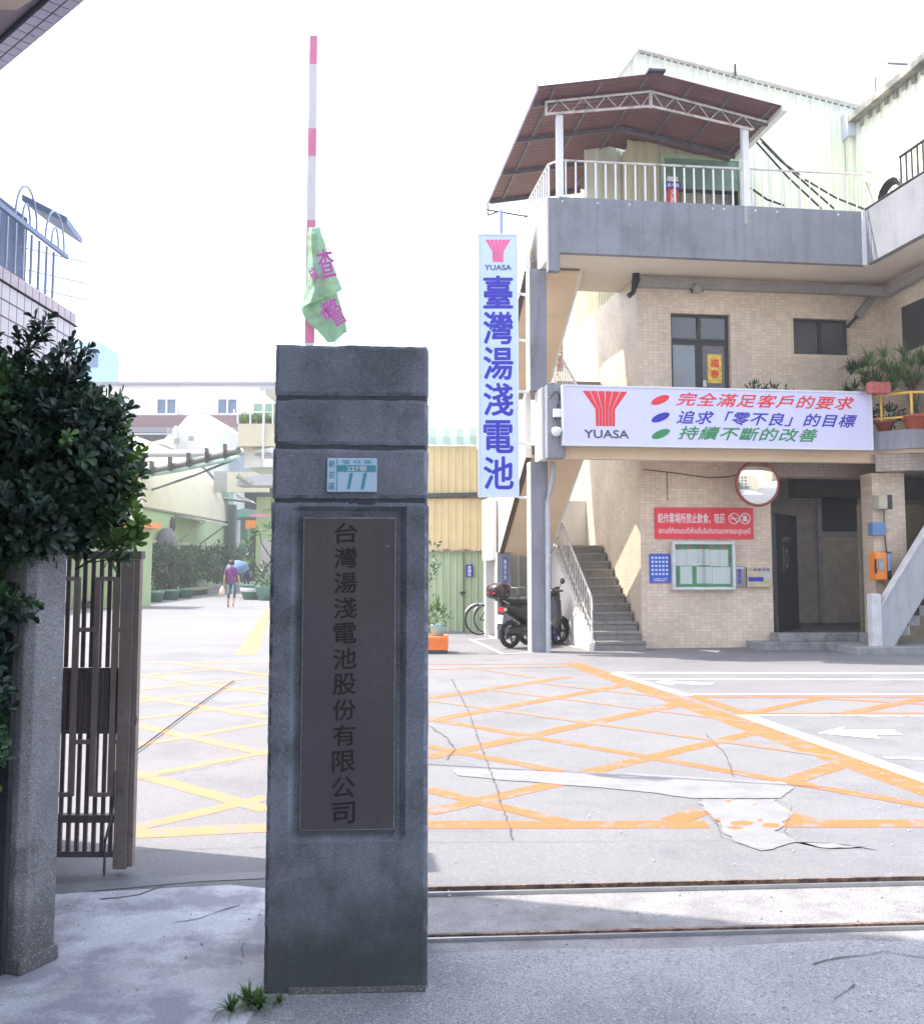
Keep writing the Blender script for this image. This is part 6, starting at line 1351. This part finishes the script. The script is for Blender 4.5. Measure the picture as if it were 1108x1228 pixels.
# frangipani pots at right
q=G(304,719); t=thing('potted_frangipani','tall bare-stemmed potted tree with a few broad leaves by the green building','potted plant',(q[0],q[1],0))
m=M(); m.lathe((q[0],q[1],0),[(.001,0),(.42,0),(.52,.3),(.55,.31),(.58,.6),(.6,.62),(.5,.62),(.001,.55)],20); m.build('pot',potgreen,t)
m=M(); m.lathe((q[0],q[1],0),[(.545,.33),(.56,.34),(.575,.5),(.56,.51)],20); m.build('pot_band',wpaint,t)
m=M(); s=[(q[0],q[1],.5),(q[0]+.3,q[1],1.0),(q[0]+.75,q[1],1.7),(q[0]+1.0,q[1],2.6)]; m.tube(s,.05,6,.03).tube([(q[0]+.3,q[1],1.0),(q[0]-.1,q[1],1.8),(q[0]-.3,q[1],2.3)],.04,6,.02).tube([s[2],(q[0]+.3,q[1],2.4),(q[0]+.2,q[1],2.9)],.03,6,.02); m.build('stem',bark,t)
m=M()
for c in ((q[0]+1.0,q[1],2.7),(q[0]+.2,q[1],2.9),(q[0]-.35,q[1],2.3),(q[0]+.6,q[1],3.0),(q[0]-.1,q[1],2.7),(q[0]+.9,q[1],2.4),(q[0]-.2,q[1],1.5)):
    for k in range(9): d=rnd_dir(rg); leafquad(m,c,(d.x,d.y,abs(d.z)*.5+.1),(0,0,1),.5,.17)
m.build('foliage',leafmat('leaf_broad',(.10,.22,.06),.3),t)
q=G(322,720); t=thing('potted_bush','low leafy bush in a green bowl pot half hidden by the stone pillar','potted plant',(q[0],q[1],0))
m=M(); m.lathe((q[0],q[1],0),[(.001,0),(.42,0),(.56,.55),(.58,.6),(.5,.6),(.001,.55)],20); m.build('pot',potgreen,t); m=M(); bush(m,(q[0],q[1],1.0),(.6,.5,.5),300,.2,.07,rg); m.build('foliage',lfB,t)
# ------------------------------------------------------------------ people
skin=mat('skin',(.50,.30,.21),.6,.05,5,0)
def skinfig(name,parent,verts,edges,rad,mats,assign,sub=1):
    me=bpy.data.meshes.new(name); me.from_pydata(verts,edges,[]); o=bpy.data.objects.new(name,me); col.objects.link(o)
    md=o.modifiers.new('s','SKIN'); md.use_smooth_shade=True
    for i,r_ in enumerate(rad): me.skin_vertices[0].data[i].radius=(r_,r_*.85) if not isinstance(r_,tuple) else r_
    me.skin_vertices[0].data[0].use_root=True
    ss=o.modifiers.new('u','SUBSURF'); ss.levels=sub; ss.render_levels=sub
    dg=bpy.context.evaluated_depsgraph_get(); nm=bpy.data.meshes.new_from_object(o.evaluated_get(dg)); bpy.data.objects.remove(o)
    nm.materials.clear()
    for m_ in mats: nm.materials.append(m_)
    for p in nm.polygons: p.use_smooth=True; p.material_index=assign(p.center)
    o=bpy.data.objects.new(name,nm); col.objects.link(o); o.parent=parent; return o
def person(label,world,rz,h_,top,bot,hairm,lift_=0,shortsl=.28,sleeve=.62,armR=None,armL=None,hat=False):
    t=thing('person',label,'person',(0,0,0),rz,world=world)  # faces +y (away)
    s=h_/1.6
    V=[(0,0,.88),(0,0,1.02),(0,.01,1.18),(0,.0,1.32),(0,.01,1.42),(0,.02,1.52), # pelvis..head
       (-.09,0,.84),(-.10,.05,.46),(-.10,-.02,.08),(-.10,.09,.03),
       (.09,0,.84),(.10,.10,.47),(.10,-.13,.14),(.10,-.08,.05),
       (-.17,0,1.30),(-.24,-.02,1.05),(-.26,.04,.82),(-.265,.06,.73),
       (.17,0,1.30),(.24,0,1.05),(.25,.07,.82),(.255,.09,.73)]
    if armR: V[19],V[20],V[21]=armR
    if armL: V[15],V[16],V[17]=armL
    Ed=[(0,1),(1,2),(2,3),(3,4),(4,5),(0,6),(6,7),(7,8),(8,9),(0,10),(10,11),(11,12),(12,13),(3,14),(14,15),(15,16),(16,17),(3,18),(18,19),(19,20),(20,21)]
    rd=[(.155,.11),(.14,.10),(.15,.11),(.12,.09),.05,.095,.095,.062,.042,.035,.095,.062,.042,.035,.06,.045,.032,.03,.06,.045,.032,.03]
    V=[(x*s,y*s,z*s) for x,y,z in V]; rd=[tuple(q*s for q in r_) if isinstance(r_,tuple) else r_*s for r_ in rd]
    def asg(c):
        z=c.z/s; x=abs(c.x/s)
        if z>1.40: return 0
        if x>.20: return 1 if z>1.12 else 0
        if z>.86: return 1
        if z>shortsl: return 2
        return 3 if z<.07 else 0
    skinfig('body',t,V,Ed,rd,[skin,top,bot,blackp],asg,2)
    m=M(); m.lathe((0,-.005*s,1.535*s),[(.001,.10*s),(.06*s,.09*s),(.098*s,.045*s),(.103*s,-.0*s),(.095*s,-.06*s),(.06*s,-.075*s)],14); m.build('hair',hairm,t)
    for sx in (-1,1):
        m=M(); m.lathe((.088*sx*s,.02*s,1.515*s),[(.001,-.02*s),(.02*s,-.012*s),(.02*s,.012*s),(.001,.02*s)],8); m.build('ear',skin,t)
    return t
hair=mat('hair_brown',(.035,.022,.018),.6,.2,20,.1)
q=G(277,729); pp=person('person walking away in a purple sleeveless top and teal cropped trousers with a shoulder strap',(q[0],q[1],0),0,1.62,mat('purple_cloth',(.17,.035,.22),.8),mat('teal_denim',(.06,.12,.17),.8),hair,shortsl=.33)
m=M(); m.tube([(-.14,-.05,1.37),(-.04,-.125,1.22),(.08,-.13,1.05),(.19,-.06,.88)],.012,6); m.build('shoulder_strap',mat('strap_red',(.5,.1,.08),.7),pp)
m=M(); m.box(-.105,-.075,-.09,-.075,.5,.8).box(.06,.09,-.09,-.07,.5,.8); m.build('trouser_stripe',mat('pale_teal',(.4,.6,.55),.7),pp)
bg_=thing('shopping_bag','small pale plastic bag carried in the left hand of the person in purple','bag',(q[0]-.29,q[1],.35))
m=M(); m.lathe((q[0]-.31,q[1],.40),[(.001,0),(.09,.01),(.12,.1),(.09,.25),(.02,.34),(.001,.35)],10); m.build('bag_body',mat('bag_pale',(.65,.48,.38),.7),bg_)
q2=G(284,712); p2=person('person further ahead in blue holding up a light blue umbrella',(q2[0]-.35,q2[1],0),0,1.58,mat('blue_cloth',(.12,.2,.42),.8),mat('navy_cloth',(.03,.035,.07),.8),hair,armL=((-.27,.05,1.12),(-.27,.2,1.28),(-.22,.22,1.38)))
um=thing('umbrella','light blue umbrella held low by the person ahead','umbrella',(q2[0]-.1,q2[1]-.2,1.2))
m=M(); m.lathe((q2[0]+.05,q2[1]-.2,1.30),[(.001,.38),(.25,.33),(.5,.18),(.62,-.05),(.6,-.06),(.48,.15),(.001,.34)],8); 
c_=Vector((q2[0]+.05,q2[1]-.2,1.30)); rt=Matrix.Rotation(R(28),3,'X'); m.v=[tuple(c_+rt@(Vector(v)-c_)) for v in m.v]; m.build('umbrella_canopy',mat('umbrella_blue',(.18,.32,.62),.6,trans=.3),um)
m=M(); m.tube([tuple(c_+Vector((0,0,.3))),tuple(c_+Vector((-.25,.45,-.35)))],.012,6); m.build('shaft',steel,um)
q3=G(292,709); person('person in dark navy clothes walking ahead on the right of the umbrella',(q3[0]+.15,q3[1],0),0,1.6,mat('navy_top',(.03,.04,.13),.8),MC['navy_cloth'],mat('purple_scarf',(.10,.04,.16),.7),shortsl=.1)

# ------------------------------------------------------------------ across the street, behind the viewer (seen in the convex mirror)
op=thing('opposite_shophouses','beige shophouse block across the street seen in the convex mirror','building',(0,-16,0))
m=M(); m.box(-22,26,-26,-16,0,13); m.build('wall',creamw,op)
for k in range(8):
    for j in range(3):
        m=M(); m.box(-12.5+k*3.4,-10.6+k*3.4,-16.0,-15.93,4.2+j*3,5.7+j*3); m.build('window',glass,op)
for k in range(6):
    m=M(); m.box(-13.2+k*4.8,-9.4+k*4.8,-16.0,-15.9,.1,3.0); m.build('shop_shutter',mat('shutter_grey',(.3,.32,.35),.5),op)
m=M(); m.box(-14,16,-15.99,-14.4,3.2,3.45); m.build('arcade_canopy',terrazzo,op)
for k,(x,y) in enumerate(((5.5,-12.5),(-5,-13))):
    t=thing('street_tree',('right' if k==0 else 'left')+' of two street trees across the road in the mirror','tree',(x,y,0),group='street trees across the road')
    m=M(); m.tube([(x,y,0),(x+.1,y,2),(x,y,4)],.14,8,.06); m.build('trunk',bark,t); m=M(); bush(m,(x,y,4.6),(1.9,1.6,1.7),1500,.3,.16,rg,.6); m.build('crown',lfB,t)

# ------------------------------------------------------------------ haze volume added to imitate lens glare
hm=bpy.data.materials.new('added_haze'); hm.use_nodes=True; n=hm.node_tree.nodes; n.remove(n['Principled BSDF']); v=n.new('ShaderNodeVolumePrincipled'); v.inputs['Color'].default_value=(.93,.95,1,1); v.inputs['Density'].default_value=.0017; v.inputs['Anisotropy'].default_value=.3
hm.node_tree.links.new(v.outputs[0],n['Material Output'].inputs['Volume'])
m=M(); m.box(-720,720,-320,1520,-1.0,17.0); tag(m.build('haze',hm),'added haze over the whole yard imitating lens glare','haze',kind='stuff')
